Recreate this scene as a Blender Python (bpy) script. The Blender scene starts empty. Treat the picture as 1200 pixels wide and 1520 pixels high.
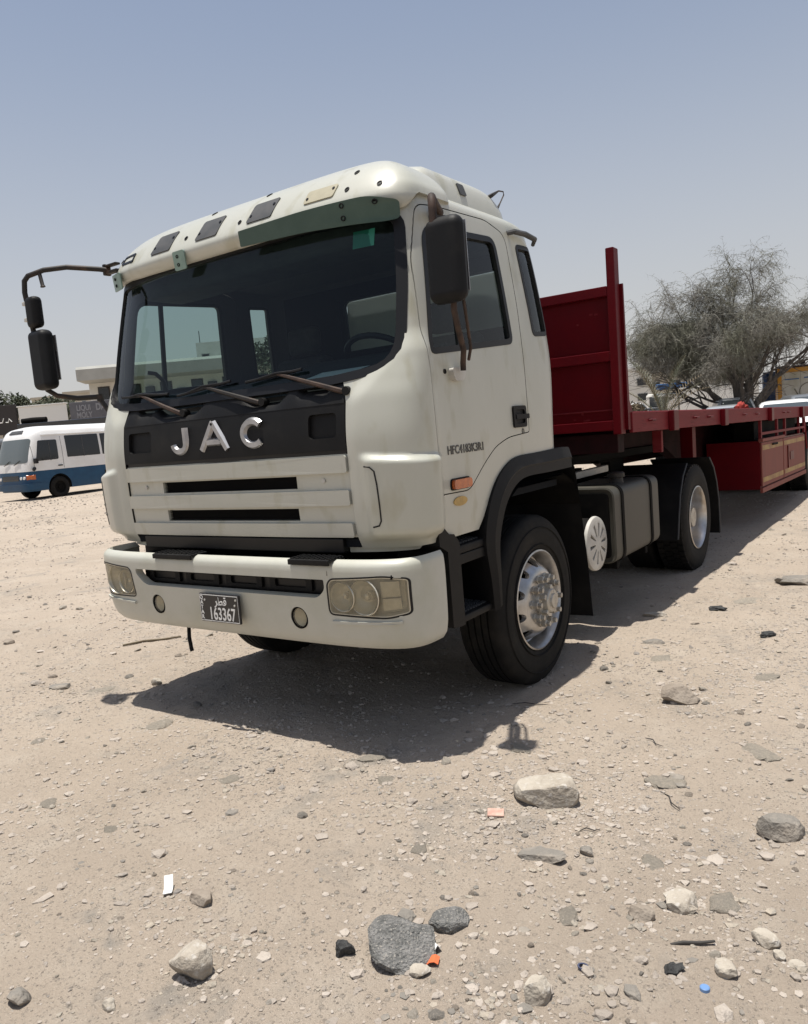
import bpy, bmesh, math, random
import numpy as np
from mathutils import Vector, Matrix
random.seed(7); rng = np.random.default_rng(11)
scene = bpy.context.scene
C = scene.collection
rad = math.radians

# ---------------------------------------------------------------- camera
cam_data = bpy.data.cameras.new('camera'); cam = bpy.data.objects.new('camera', cam_data); C.objects.link(cam)
cam_data.sensor_fit = 'HORIZONTAL'; cam_data.sensor_width = 36.0; cam_data.lens = 1154.17/1200*36
cam_data.shift_y = 0.0048; cam_data.clip_start = 0.05; cam_data.clip_end = 4000
_yaw, _pit, _rol = rad(-35.8038), rad(-6.4371), rad(-4.8589)
_f = Vector((math.sin(_yaw)*math.cos(_pit), math.cos(_yaw)*math.cos(_pit), math.sin(_pit)))
_r = Vector((math.cos(_yaw), -math.sin(_yaw), 0)); _u = _r.cross(_f)
_r2 = math.cos(_rol)*_r + math.sin(_rol)*_u; _u2 = -math.sin(_rol)*_r + math.cos(_rol)*_u
M = Matrix((_r2, _u2, -_f)).transposed().to_4x4(); M.translation = (3.30035, -2.80013, 1.65321)
cam.matrix_world = M
scene.camera = cam

# ---------------------------------------------------------------- world, sun, exposure
SUN_TRAVEL = Vector((0.055, 0.045, -1.0)).normalized()
SUN_ELEV = math.asin(-SUN_TRAVEL.z)
world = bpy.data.worlds.new('World'); scene.world = world; world.use_nodes = True
wn = world.node_tree; bg = wn.nodes['Background']
sky = wn.nodes.new('ShaderNodeTexSky'); sky.sky_type = 'NISHITA'; sky.sun_disc = False
sky.sun_elevation = SUN_ELEV; sky.sun_rotation = math.atan2(-SUN_TRAVEL.x, -SUN_TRAVEL.y)
sky.air_density = 1.0; sky.dust_density = 1.5; sky.ozone_density = 1.0; sky.altitude = 0
# dust haze: the sky pales evenly towards the horizon on every side
SKY_STRENGTH = 0.07
hs = wn.nodes.new('ShaderNodeHueSaturation'); hs.inputs['Saturation'].default_value = 0.75; hs.inputs['Value'].default_value = 1.46; wn.links.new(sky.outputs[0], hs.inputs['Color'])
wtc = wn.nodes.new('ShaderNodeTexCoord'); wsp = wn.nodes.new('ShaderNodeSeparateXYZ'); wn.links.new(wtc.outputs['Generated'], wsp.inputs[0])
wr = wn.nodes.new('ShaderNodeMapRange'); wr.interpolation_type = 'SMOOTHSTEP'; wr.inputs[1].default_value = -0.12; wr.inputs[2].default_value = 0.55; wn.links.new(wsp.outputs['Z'], wr.inputs[0])
wm = wn.nodes.new('ShaderNodeMix'); wm.data_type = 'RGBA'; wm.inputs['A'].default_value = (0.49/SKY_STRENGTH, 0.475/SKY_STRENGTH, 0.465/SKY_STRENGTH, 1)
wn.links.new(wr.outputs[0], wm.inputs['Factor']); wn.links.new(hs.outputs[0], wm.inputs['B']); wn.links.new(wm.outputs['Result'], bg.inputs[0]); bg.inputs[1].default_value = SKY_STRENGTH
sun_data = bpy.data.lights.new('sun', 'SUN'); sun_data.energy = 5.0; sun_data.angle = rad(0.6); sun_data.color = (1.0, 0.955, 0.88)
sun = bpy.data.objects.new('sun', sun_data); C.objects.link(sun)
sun.rotation_euler = SUN_TRAVEL.to_track_quat('-Z', 'Y').to_euler(); sun.location = (0, 0, 40)
vs = scene.view_settings; vs.view_transform = 'Standard'; vs.look = 'None'; vs.exposure = 0.28; vs.gamma = 1.0; vs.use_curve_mapping = False
try:
    scene.cycles.max_bounces = 8; scene.cycles.transparent_max_bounces = 24
except Exception: pass

# ---------------------------------------------------------------- materials
MATS = {}
def mat(name, col, rough=0.5, metal=0.0, col2=None, nscale=3.0, lo=0.4, hi=0.65, bump=0.0, bscale=60.0, coat=0.0, spec=0.5, col3=None, stretch=None, detail=6):
    m = bpy.data.materials.new(name); m.use_nodes = True; nt = m.node_tree; b = nt.nodes['Principled BSDF']
    b.inputs['Base Color'].default_value = (*col, 1); b.inputs['Roughness'].default_value = rough; b.inputs['Metallic'].default_value = metal
    b.inputs['Coat Weight'].default_value = coat; b.inputs['Coat Roughness'].default_value = 0.12
    b.inputs['Specular IOR Level'].default_value = spec
    tc = nt.nodes.new('ShaderNodeTexCoord'); out = tc.outputs['Object']
    if stretch:
        mp = nt.nodes.new('ShaderNodeMapping'); mp.inputs['Scale'].default_value = stretch
        nt.links.new(out, mp.inputs[0]); out = mp.outputs[0]
    if col2 is not None:
        n = nt.nodes.new('ShaderNodeTexNoise'); n.inputs['Scale'].default_value = nscale; n.inputs['Detail'].default_value = detail; n.inputs['Roughness'].default_value = 0.62
        nt.links.new(out, n.inputs['Vector'])
        r = nt.nodes.new('ShaderNodeMapRange'); r.inputs[1].default_value = lo; r.inputs[2].default_value = hi
        nt.links.new(n.outputs[0], r.inputs[0])
        mx = nt.nodes.new('ShaderNodeMix'); mx.data_type = 'RGBA'; mx.inputs['A'].default_value = (*col, 1); mx.inputs['B'].default_value = (*col2, 1)
        nt.links.new(r.outputs[0], mx.inputs['Factor']); last = mx.outputs['Result']
        if col3 is not None:
            n3 = nt.nodes.new('ShaderNodeTexNoise'); n3.inputs['Scale'].default_value = nscale*5.3; n3.inputs['Detail'].default_value = 5
            nt.links.new(out, n3.inputs['Vector'])
            r3 = nt.nodes.new('ShaderNodeMapRange'); r3.inputs[1].default_value = 0.56; r3.inputs[2].default_value = 0.68
            nt.links.new(n3.outputs[0], r3.inputs[0])
            m3 = nt.nodes.new('ShaderNodeMix'); m3.data_type = 'RGBA'; m3.inputs['B'].default_value = (*col3, 1)
            nt.links.new(last, m3.inputs['A']); nt.links.new(r3.outputs[0], m3.inputs['Factor']); last = m3.outputs['Result']
        nt.links.new(last, b.inputs['Base Color'])
        rr = nt.nodes.new('ShaderNodeMapRange'); rr.inputs[3].default_value = max(0.02, rough-0.07); rr.inputs[4].default_value = min(1, rough+0.12)
        nt.links.new(n.outputs[0], rr.inputs[0]); nt.links.new(rr.outputs[0], b.inputs['Roughness'])
    if bump:
        bn = nt.nodes.new('ShaderNodeTexNoise'); bn.inputs['Scale'].default_value = bscale; bn.inputs['Detail'].default_value = 5
        nt.links.new(out, bn.inputs['Vector'])
        bp_ = nt.nodes.new('ShaderNodeBump'); bp_.inputs['Strength'].default_value = bump; bp_.inputs['Distance'].default_value = 0.02
        nt.links.new(bn.outputs[0], bp_.inputs['Height']); nt.links.new(bp_.outputs[0], b.inputs['Normal'])
    MATS[name] = m; return m
def glass(name, tint, rough=0.02, refl=1.0):
    m = bpy.data.materials.new(name); m.use_nodes = True; nt = m.node_tree
    for n in list(nt.nodes):
        if n.type != 'OUTPUT_MATERIAL': nt.nodes.remove(n)
    o = [n for n in nt.nodes if n.type == 'OUTPUT_MATERIAL'][0]
    t = nt.nodes.new('ShaderNodeBsdfTransparent'); t.inputs[0].default_value = (*tint, 1)
    g = nt.nodes.new('ShaderNodeBsdfGlossy'); g.inputs['Roughness'].default_value = rough; g.inputs[0].default_value = (refl, refl, refl, 1)
    lw = nt.nodes.new('ShaderNodeLayerWeight'); lw.inputs[0].default_value = 0.5
    pw = nt.nodes.new('ShaderNodeMath'); pw.operation = 'POWER'; pw.inputs[1].default_value = 5.0; nt.links.new(lw.outputs['Facing'], pw.inputs[0])
    fr = nt.nodes.new('ShaderNodeMapRange'); fr.inputs[3].default_value = 0.024; fr.inputs[4].default_value = 1.0; nt.links.new(pw.outputs[0], fr.inputs[0])
    mx = nt.nodes.new('ShaderNodeMixShader')
    nt.links.new(fr.outputs[0], mx.inputs[0]); nt.links.new(t.outputs[0], mx.inputs[1]); nt.links.new(g.outputs[0], mx.inputs[2]); nt.links.new(mx.outputs[0], o.inputs[0])
    MATS[name] = m; return m

mat('white_paint', (0.455, 0.455, 0.40), 0.34, col2=(0.408, 0.412, 0.35), nscale=1.6, lo=0.42, hi=0.72, coat=0.25, bump=0.02, bscale=4, col3=(0.385, 0.378, 0.305), stretch=(1, 1, .4))
mat('bumper_paint', (0.455, 0.453, 0.398), 0.4, col2=(0.40, 0.40, 0.33), nscale=3.0, lo=0.45, hi=0.72, coat=0.2)
mat('black_plastic', (0.0055, 0.0055, 0.006), 0.55, spec=0.22, col2=(0.017, 0.016, 0.0145), nscale=4, lo=0.48, hi=0.8, bump=0.06, bscale=240)
mat('black_gloss', (0.006, 0.006, 0.007), 0.35, spec=0.3, col2=(0.016, 0.015, 0.014), nscale=5, lo=0.5, hi=0.8)
mat('grey_panel', (0.05, 0.053, 0.056), 0.6, spec=0.3, col2=(0.07, 0.07, 0.072), nscale=12)
mat('beige_panel', (0.36, 0.33, 0.235), 0.5, col2=(0.31, 0.285, 0.2), nscale=12)
mat('rubber', (0.007, 0.0068, 0.0066), 0.75, spec=0.22, col2=(0.022, 0.0195, 0.0165), nscale=6, lo=0.45, hi=0.75, bump=0.1, bscale=150)
mat('rubber_seal', (0.007, 0.007, 0.008), 0.45, spec=0.3)
mat('wheel_metal', (0.50, 0.50, 0.50), 0.32, 0.9, col2=(0.36, 0.34, 0.31), nscale=9, lo=0.4, hi=0.7)
mat('hub_metal', (0.46, 0.44, 0.39), 0.45, 0.55, col2=(0.30, 0.25, 0.20), nscale=14, lo=0.45, hi=0.7)
mat('rear_wheel_metal', (0.55, 0.55, 0.55), 0.28, 0.85, col2=(0.42, 0.38, 0.33), nscale=7)
mat('chrome', (0.44, 0.44, 0.45), 0.38, 0.9, col2=(0.32, 0.32, 0.33), nscale=10)
mat('chassis_dark', (0.0045, 0.0042, 0.004), 0.8, spec=0.12, col2=(0.012, 0.0105, 0.009), nscale=7, lo=0.5, hi=0.8)
mat('tank_paint', (0.050, 0.047, 0.038), 0.5, spec=0.3, col2=(0.07, 0.066, 0.054), nscale=4, lo=0.4, hi=0.7, bump=0.05, bscale=8)
mat('pale_metal', (0.50, 0.49, 0.45), 0.5, col2=(0.42, 0.4, 0.36), nscale=9)
mat('mirror_tube', (0.022, 0.019, 0.017), 0.55, spec=0.3, col2=(0.075, 0.045, 0.03), nscale=11, lo=0.52, hi=0.7)
mat('rust_brown', (0.062, 0.040, 0.031), 0.65, spec=0.25, col2=(0.028, 0.021, 0.019), nscale=14)
mat('visor_green', (0.030, 0.062, 0.045), 0.4, col2=(0.048, 0.084, 0.063), nscale=6, lo=0.4, hi=0.75)
mat('visor_green_pale', (0.20, 0.29, 0.245), 0.3, col2=(0.15, 0.22, 0.18), nscale=9)
mat('interior_dark', (0.010, 0.0115, 0.014), 0.85, spec=0.1)
mat('interior_grey', (0.030, 0.036, 0.038), 0.8, spec=0.2, col2=(0.022, 0.026, 0.029), nscale=5)
mat('interior_lining', (0.035, 0.037, 0.04), 0.9)
mat('seat_cloth', (0.022, 0.023, 0.026), 0.9, col2=(0.035, 0.035, 0.037), nscale=20)
mat('paper', (0.6, 0.66, 0.68), 0.8)
mat('sticker_green', (0.02, 0.16, 0.11), 0.4)
mat('amber', (0.50, 0.115, 0.015), 0.22, col2=(0.36, 0.075, 0.012), nscale=30, coat=0.5)
mat('ochre_badge', (0.46, 0.30, 0.085), 0.4, col2=(0.34, 0.22, 0.07), nscale=25)
mat('lamp_reflector', (0.60, 0.57, 0.47), 0.3, 0.35, col2=(0.46, 0.43, 0.34), nscale=9)
mat('lamp_bulb', (0.6, 0.56, 0.46), 0.15, 0.4)
mat('decal_black', (0.05, 0.047, 0.043), 0.5, col2=(0.22, 0.21, 0.19), nscale=60, lo=0.5, hi=0.75)
mat('plate_black', (0.012, 0.012, 0.014), 0.35)
mat('plate_white', (0.72, 0.72, 0.70), 0.5)
mat('trailer_red', (0.10, 0.003, 0.006), 0.38, spec=0.12, col2=(0.075, 0.003, 0.006), nscale=2.5, lo=0.4, hi=0.7, bump=0.06, bscale=3.0)
mat('trailer_red_worn', (0.14, 0.012, 0.016), 0.55, spec=0.12, col2=(0.19, 0.030, 0.033), nscale=2.5, lo=0.4, hi=0.75, col3=(0.11, 0.010, 0.013), stretch=(1, 0.5, 5))
mat('toolbox_red', (0.17, 0.045, 0.036), 0.55, spec=0.12, col2=(0.23, 0.075, 0.06), nscale=2.5, lo=0.35, hi=0.75, stretch=(1, 3, 0.7))
mat('reflector_yellow', (0.36, 0.23, 0.075), 0.5, spec=0.2, col2=(0.25, 0.13, 0.06), nscale=5, lo=.4, hi=.65)
mat('deck_planks', (0.10, 0.055, 0.045), 0.7, col2=(0.06, 0.035, 0.03), nscale=4, stretch=(6, 0.5, 1))
glass('windscreen_glass', (0.56, 0.66, 0.64)); glass('side_glass', (0.60, 0.70, 0.68));  glass('visor_glass', (0.30, 0.45, 0.38), 0.25, 0.8)
def hazy_lens(name, col, haze):
    m = glass(name, (0.92, 0.89, 0.80), 0.12, 0.8); nt = m.node_tree; o = [n for n in nt.nodes if n.type == 'OUTPUT_MATERIAL'][0]; src = o.inputs[0].links[0].from_socket
    d = nt.nodes.new('ShaderNodeBsdfDiffuse'); d.inputs[0].default_value = (*col, 1); mx = nt.nodes.new('ShaderNodeMixShader'); mx.inputs[0].default_value = haze
    nt.links.new(src, mx.inputs[1]); nt.links.new(d.outputs[0], mx.inputs[2]); nt.links.new(mx.outputs[0], o.inputs[0])
hazy_lens('clear_lens', (0.44, 0.405, 0.31), 0.34)
mat('dark_window', (0.012, 0.014, 0.017), 0.08, spec=0.6)
mat('car_window', (0.05, 0.06, 0.065), 0.07, spec=0.8)
mat('bus_screen', (0.10, 0.115, 0.115), 0.08, spec=0.8)
mat('bus_white', (0.76, 0.76, 0.75), 0.3, col2=(0.70, 0.69, 0.67), nscale=2, coat=0.4)
mat('bus_blue', (0.008, 0.052, 0.115), 0.4, spec=0.35, col2=(0.012, 0.066, 0.14), nscale=3)
mat('car_white', (0.74, 0.74, 0.73), 0.25, coat=0.6); mat('car_silver', (0.42, 0.44, 0.46), 0.3, 0.5, coat=0.5)
mat('car_black', (0.02, 0.02, 0.022), 0.25, coat=0.6); mat('car_grey', (0.16, 0.17, 0.18), 0.3, 0.3, coat=0.5); mat('car_maroon', (0.13, 0.015, 0.025), 0.3, coat=0.5)
mat('headlamp', (0.75, 0.76, 0.76), 0.1, 0.2, coat=0.8); mat('tail_red', (0.35, 0.02, 0.015), 0.2, coat=0.6)
mat('stucco_white', (0.62, 0.61, 0.57), 0.85, col2=(0.54, 0.53, 0.48), nscale=0.6, bump=0.1, bscale=20)
mat('stucco_beige', (0.47, 0.43, 0.35), 0.85, col2=(0.41, 0.37, 0.3), nscale=0.5)
mat('stucco_grey', (0.40, 0.40, 0.37), 0.85, col2=(0.34, 0.34, 0.31), nscale=0.5)
mat('wall_white', (0.78, 0.77, 0.72), 0.7); mat('sign_grey', (0.105, 0.105, 0.118), 0.6, col2=(0.13, 0.13, 0.14), nscale=2)
mat('sign_text', (0.27, 0.27, 0.285), 0.6); mat('sign_dark', (0.035, 0.03, 0.028), 0.7)
mat('container_blue', (0.018, 0.045, 0.12), 0.5, col2=(0.025, 0.06, 0.145), nscale=2); mat('yellow_paint', (0.52, 0.25, 0.018), 0.45, col2=(0.43, 0.2, 0.02), nscale=3)
mat('poster_grey', (0.50, 0.49, 0.44), 0.6, col2=(0.38, 0.36, 0.28), nscale=0.9, lo=0.45, hi=0.6)
mat('poster_sketch', (0.20, 0.19, 0.15), 0.6); mat('blue_paint', (0.03, 0.10, 0.25), 0.4)
mat('bark', (0.115, 0.10, 0.088), 0.9, col2=(0.065, 0.056, 0.05), nscale=6, bump=0.5, bscale=12, stretch=(2, 2, 0.4))
mat('twig_grey', (0.215, 0.205, 0.18), 0.9, spec=0.1, col2=(0.155, 0.155, 0.118), nscale=0.7, lo=0.4, hi=0.6)
mat('leaf_dark', (0.055, 0.07, 0.042), 0.8, col2=(0.09, 0.10, 0.062), nscale=1.5); mat('palm_leaf', (0.10, 0.108, 0.075), 0.8, spec=0.2, col2=(0.15, 0.135, 0.10), nscale=1.5)
mat('dry_leaf', (0.155, 0.128, 0.09), 0.9, spec=0.1)
mat('limestone', (0.400, 0.360, 0.300), 0.95, col2=(0.266, 0.229, 0.185), nscale=9, bump=0.7, bscale=40, col3=(0.444, 0.414, 0.370))
mat('brown_stone', (0.222, 0.185, 0.148), 0.95, col2=(0.311, 0.266, 0.218), nscale=8, bump=0.7, bscale=40)
mat('grey_stone', (0.192, 0.176, 0.154), 0.95, col2=(0.328, 0.286, 0.237), nscale=8, lo=0.45, hi=0.7, bump=0.7, bscale=50)
mat('asphalt_lump', (0.128, 0.128, 0.121), 0.95, col2=(0.228, 0.222, 0.211), nscale=28, lo=0.42, hi=0.62, bump=1.0, bscale=120, col3=(0.333, 0.310, 0.277))
mat('char_black', (0.022, 0.022, 0.022), 0.85, col2=(0.06, 0.06, 0.058), nscale=40, bump=0.8, bscale=90)
mat('plastic_white', (0.72, 0.72, 0.69), 0.5); mat('plastic_orange', (0.62, 0.14, 0.05), 0.45); mat('plastic_blue', (0.13, 0.24, 0.45), 0.45)
mat('plastic_darkblue', (0.05, 0.06, 0.11), 0.45); mat('tile_pink', (0.42, 0.24, 0.19), 0.7, col2=(0.5, 0.36, 0.29), nscale=30); mat('stick_black', (0.04, 0.036, 0.032), 0.8)
mat('pebble_mix', (0.390, 0.339, 0.289), 0.95, col2=(0.224, 0.203, 0.181), nscale=2.2, lo=0.44, hi=0.6, bump=0.5, bscale=60, col3=(0.431, 0.390, 0.345))
mat('sandy_stone', (0.400, 0.352, 0.302), 0.95, col2=(0.280, 0.243, 0.207), nscale=3, lo=0.42, hi=0.62, bump=0.6, bscale=60)
mat('beam_shaded_red', (0.020, 0.003, 0.004), 0.7, spec=0.15, col2=(0.010, 0.003, 0.003), nscale=5)  # trailer red darkened, with the shade under the deck put into its colour
mat('cloth_red', (0.30, 0.03, 0.02), 0.85)

# ---------------------------------------------------------------- mesh helpers
def finish(me, smooth=True, ang=38):
    if smooth:
        me.shade_smooth()
        try: me.set_sharp_from_angle(angle=rad(ang))
        except Exception: pass
    else: me.shade_flat()
def obj(name, me_or_bm, m=None, parent=None, smooth=True, ang=38):
    if isinstance(me_or_bm, MB):
        me = me_or_bm.mesh(name)
    elif isinstance(me_or_bm, bmesh.types.BMesh):
        me = bpy.data.meshes.new(name); me_or_bm.to_mesh(me); me_or_bm.free()
    else: me = me_or_bm
    finish(me, smooth, ang)
    wn_ = isinstance(me_or_bm, MB) and me_or_bm.wn and smooth
    o = bpy.data.objects.new(name, me); C.objects.link(o)
    if m and not me.materials: me.materials.append(MATS[m])
    if wn_: w_ = o.modifiers.new('weighted', 'WEIGHTED_NORMAL'); w_.weight = 100; w_.keep_sharp = True
    if parent is not None: o.parent = parent
    return o
def empty(name, loc=(0, 0, 0), rz=0.0, rx=0.0):
    o = bpy.data.objects.new(name, None); C.objects.link(o); o.location = loc; o.rotation_euler = (rx, 0, rz); o.empty_display_size = 0.2
    return o
def tag(o, label=None, cat=None, group=None, kind=None):
    if label: o['label'] = label
    if cat: o['category'] = cat
    if group: o['group'] = group
    if kind: o['kind'] = kind
    return o
def copy_tree(o, parent=None):
    c = o.copy(); C.objects.link(c)
    if parent is not None: c.parent = parent
    for ch in list(o.children): copy_tree(ch, c)
    return c

class MB:
    """collects polygons for one mesh"""
    def __init__(self): self.v = []; self.f = []; self.wn = False
    def add(self, vs, fs):
        n = len(self.v); self.v += [tuple(p) for p in vs]; self.f += [tuple(i+n for i in q) for q in fs]; return self
    def box(self, x0, x1, y0, y1, z0, z1):
        vs = [(x, y, z) for x in (x0, x1) for y in (y0, y1) for z in (z0, z1)]
        return self.add(vs, [(0, 1, 3, 2), (4, 6, 7, 5), (0, 4, 5, 1), (2, 3, 7, 6), (0, 2, 6, 4), (1, 5, 7, 3)])
    def rbox(self, x0, x1, y0, y1, z0, z1, r=0.02, seg=2):
        self.wn = True; bm = bmesh.new(); bmesh.ops.create_cube(bm, size=1)
        for v in bm.verts: v.co = Vector(((x0+x1)/2+v.co.x*(x1-x0), (y0+y1)/2+v.co.y*(y1-y0), (z0+z1)/2+v.co.z*(z1-z0)))
        bmesh.ops.bevel(bm, geom=list(bm.edges), offset=r, segments=seg, profile=0.5, affect='EDGES')
        bm.verts.index_update(); self.add([v.co[:] for v in bm.verts], [[v.index for v in f.verts] for f in bm.faces]); bm.free(); return self
    def tube(self, pts, r, n=8, cap=True):
        pts = [Vector(p) for p in pts]; rs = r if isinstance(r, (list, tuple)) else [r]*len(pts)
        up = None; vs = []; N = len(pts)
        for i, p in enumerate(pts):
            t = (pts[min(i+1, N-1)]-pts[max(i-1, 0)]).normalized()
            if up is None:
                a = Vector((0, 0, 1)) if abs(t.z) < 0.9 else Vector((1, 0, 0)); up = (a-t*a.dot(t)).normalized()
            else:
                up = (up-t*up.dot(t)); up = up.normalized() if up.length > 1e-6 else t.orthogonal().normalized()
            sd = t.cross(up)
            for k in range(n):
                a = 2*math.pi*k/n; vs.append(p+(up*math.cos(a)+sd*math.sin(a))*rs[i])
        fs = [(i*n+k, i*n+(k+1) % n, (i+1)*n+(k+1) % n, (i+1)*n+k) for i in range(N-1) for k in range(n)]
        if cap: fs += [tuple(range(n))[::-1], tuple((N-1)*n+k for k in range(n))]
        return self.add(vs, fs)
    def lathe(self, prof, centre, axis='x', sgn=1, n=48, closed=True):
        """prof: (radius, axial)"""
        vs = []; P = len(prof)
        for k in range(n):
            a = 2*math.pi*k/n; c, s = math.cos(a), math.sin(a)
            for (r, ax) in prof:
                if axis == 'x': vs.append((centre[0]+sgn*ax, centre[1]+r*c*sgn, centre[2]+r*s))
                elif axis == 'z': vs.append((centre[0]+r*c, centre[1]+r*s, centre[2]+ax))
                else: vs.append((centre[0]+r*c, centre[1]+ax, centre[2]-r*s))
        fs = []
        for k in range(n):
            k2 = (k+1) % n
            for j in range(P if closed else P-1):
                j2 = (j+1) % P; fs.append((k*P+j, k2*P+j, k2*P+j2, k*P+j2))
        return self.add(vs, fs)
    def prism(self, outline, axis, a0, a1):
        """2-D outline extruded: axis 'x' -> (y,z), 'y' -> (x,z), 'z' -> (x,y)"""
        def P(q, a): return (a, q[0], q[1]) if axis == 'x' else ((q[0], a, q[1]) if axis == 'y' else (q[0], q[1], a))
        n = len(outline); vs = [P(q, a0) for q in outline]+[P(q, a1) for q in outline]
        fs = [tuple(range(n)), tuple(range(2*n-1, n-1, -1))]+[(i, (i+1) % n, n+(i+1) % n, n+i) for i in range(n)]
        return self.add(vs, fs)
    def disc_prism(self, c, r, axis, a0, a1, n=20):
        o = [(c[0]+r*math.cos(2*math.pi*k/n), c[1]+r*math.sin(2*math.pi*k/n)) for k in range(n)]; return self.prism(o, axis, a0, a1)
    def mesh(self, name, fix=True):
        me = bpy.data.meshes.new(name); me.from_pydata(self.v, [], self.f)
        if fix:
            bm = bmesh.new(); bm.from_mesh(me); bmesh.ops.recalc_face_normals(bm, faces=bm.faces); bm.to_mesh(me); bm.free()
        me.validate(); me.update(); return me

def boolean(o, cutters, op='DIFFERENCE', cutmat=None):
    tmp = bpy.data.objects.new('tmp_cut', cutters if isinstance(cutters, bpy.types.Mesh) else cutters.mesh('tmp_cut')); C.objects.link(tmp); tmp.parent = o.parent
    if cutmat: tmp.data.materials.append(MATS[cutmat])
    md = o.modifiers.new('b', 'BOOLEAN'); md.material_mode = 'TRANSFER' if cutmat else 'INDEX'; md.object = tmp; md.operation = op; md.solver = 'EXACT'; md.use_self = False
    dg = bpy.context.evaluated_depsgraph_get(); dg.update()
    me = bpy.data.meshes.new_from_object(o.evaluated_get(dg)); o.modifiers.clear(); old = o.data; o.data = me; bpy.data.meshes.remove(old)
    d = tmp.data; bpy.data.objects.remove(tmp); bpy.data.meshes.remove(d)
    finish(me); return o

def hermite(tab, z):
    xs = [t[0] for t in tab]; ys = [t[1] for t in tab]
    if z <= xs[0]: return ys[0]
    if z >= xs[-1]: return ys[-1]
    i = max(k for k in range(len(xs)-1) if xs[k] <= z)
    def sl(k):
        if k == 0 or k == len(xs)-1: k0, k1 = max(k-1, 0), min(k+1, len(xs)-1); return (ys[k1]-ys[k0])/(xs[k1]-xs[k0])
        a = (ys[k]-ys[k-1])/(xs[k]-xs[k-1]); b = (ys[k+1]-ys[k])/(xs[k+1]-xs[k])
        return 0 if a*b <= 0 else 2*a*b/(a+b)
    h = xs[i+1]-xs[i]; t = (z-xs[i])/h
    return (2*t**3-3*t*t+1)*ys[i]+(t**3-2*t*t+t)*h*sl(i)+(-2*t**3+3*t*t)*ys[i+1]+(t**3-t*t)*h*sl(i+1)

class Hull:
    """body lofted from rounded plan contours: front yc(z), half width w(z), rear yr(z)"""
    def __init__(s, YC, W, YR, n=4.5, nb=8, run=0.6, runb=0.6, bump=None):
        s.YC, s.W, s.YR, s.n, s.nb, s.run, s.runb, s.bump = YC, W, YR, n, nb, run, runb, bump
    def p(s, z):
        yc, w, yr = hermite(s.YC, z), hermite(s.W, z), hermite(s.YR, z)
        L = yr-yc; return yc, w, yr, yc+min(s.run, L*0.48), yr-min(s.runb, L*0.48)
    def Yf(s, x, z):
        yc, w, yr, yb, ye = s.p(z); q = min(1, abs(x)/w); return yb-(yb-yc)*(1-q**s.n)**(1/s.n)
    def Yr(s, x, z):
        yc, w, yr, yb, ye = s.p(z); q = min(1, abs(x)/w); return ye+(yr-ye)*(1-q**s.nb)**(1/s.nb)
    def X(s, y, z):
        yc, w, yr, yb, ye = s.p(z)
        if y < yb: q = min(1, (yb-y)/(yb-yc)); return w*(1-q**s.n)**(1/s.n)
        if y > ye: q = min(1, (y-ye)/(yr-ye)); return w*(1-q**s.nb)**(1/s.nb)
        return w
    def contour(s, z, nf, ns, nr):
        yc, w, yr, yb, ye = s.p(z)
        def arc(pts, n):
            d = [0]
            for a, b in zip(pts, pts[1:]): d.append(d[-1]+math.hypot(b[0]-a[0], b[1]-a[1]))
            out = []; k = 0
            for i in range(n):
                t = d[-1]*i/n
                while d[k+1] < t: k += 1
                u = (t-d[k])/max(1e-9, d[k+1]-d[k]); out.append((pts[k][0]+(pts[k+1][0]-pts[k][0])*u, pts[k][1]+(pts[k+1][1]-pts[k][1])*u))
            return out
        A = [(w*math.sin(a)**(2/s.n), yb-(yb-yc)*math.cos(a)**(2/s.n)) for a in np.linspace(0, math.pi/2, 160)]
        B = [(w, yb), (w, ye)]
        D = [(w*math.cos(a)**(2/s.nb), ye+(yr-ye)*math.sin(a)**(2/s.nb)) for a in np.linspace(0, math.pi/2, 160)]
        half = arc(A, nf)+arc(B, ns)+arc(D, nr)+[(0, yr)]
        return half+[(-x, y) for (x, y) in half[-2:0:-1]]
    def mb(s, zs, nf=40, ns=12, nr=16, top=True, bottom=True, zmap=None):
        m = MB(); n = None
        for z in zs:
            c = s.contour(z, nf, ns, nr); n = len(c); m.v += [(x, y, zmap(x, y, z) if zmap else z) for (x, y) in c]
        if s.bump: m.v = [s.bump(*v) for v in m.v]
        R = len(zs); m.f = [(i*n+k, i*n+(k+1) % n, (i+1)*n+(k+1) % n, (i+1)*n+k) for i in range(R-1) for k in range(n)]
        if top: m.f.append(tuple((R-1)*n+k for k in range(n)))
        if bottom: m.f.append(tuple(range(n))[::-1])
        return m
    def fmap(s): return lambda x, z: (x, s.Yf(x, z), z)
    def rmap(s): return lambda x, z: (x, s.Yr(x, z), z)
    def smap(s, sg): return lambda y, z: (sg*s.X(y, z), y, z)

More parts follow.
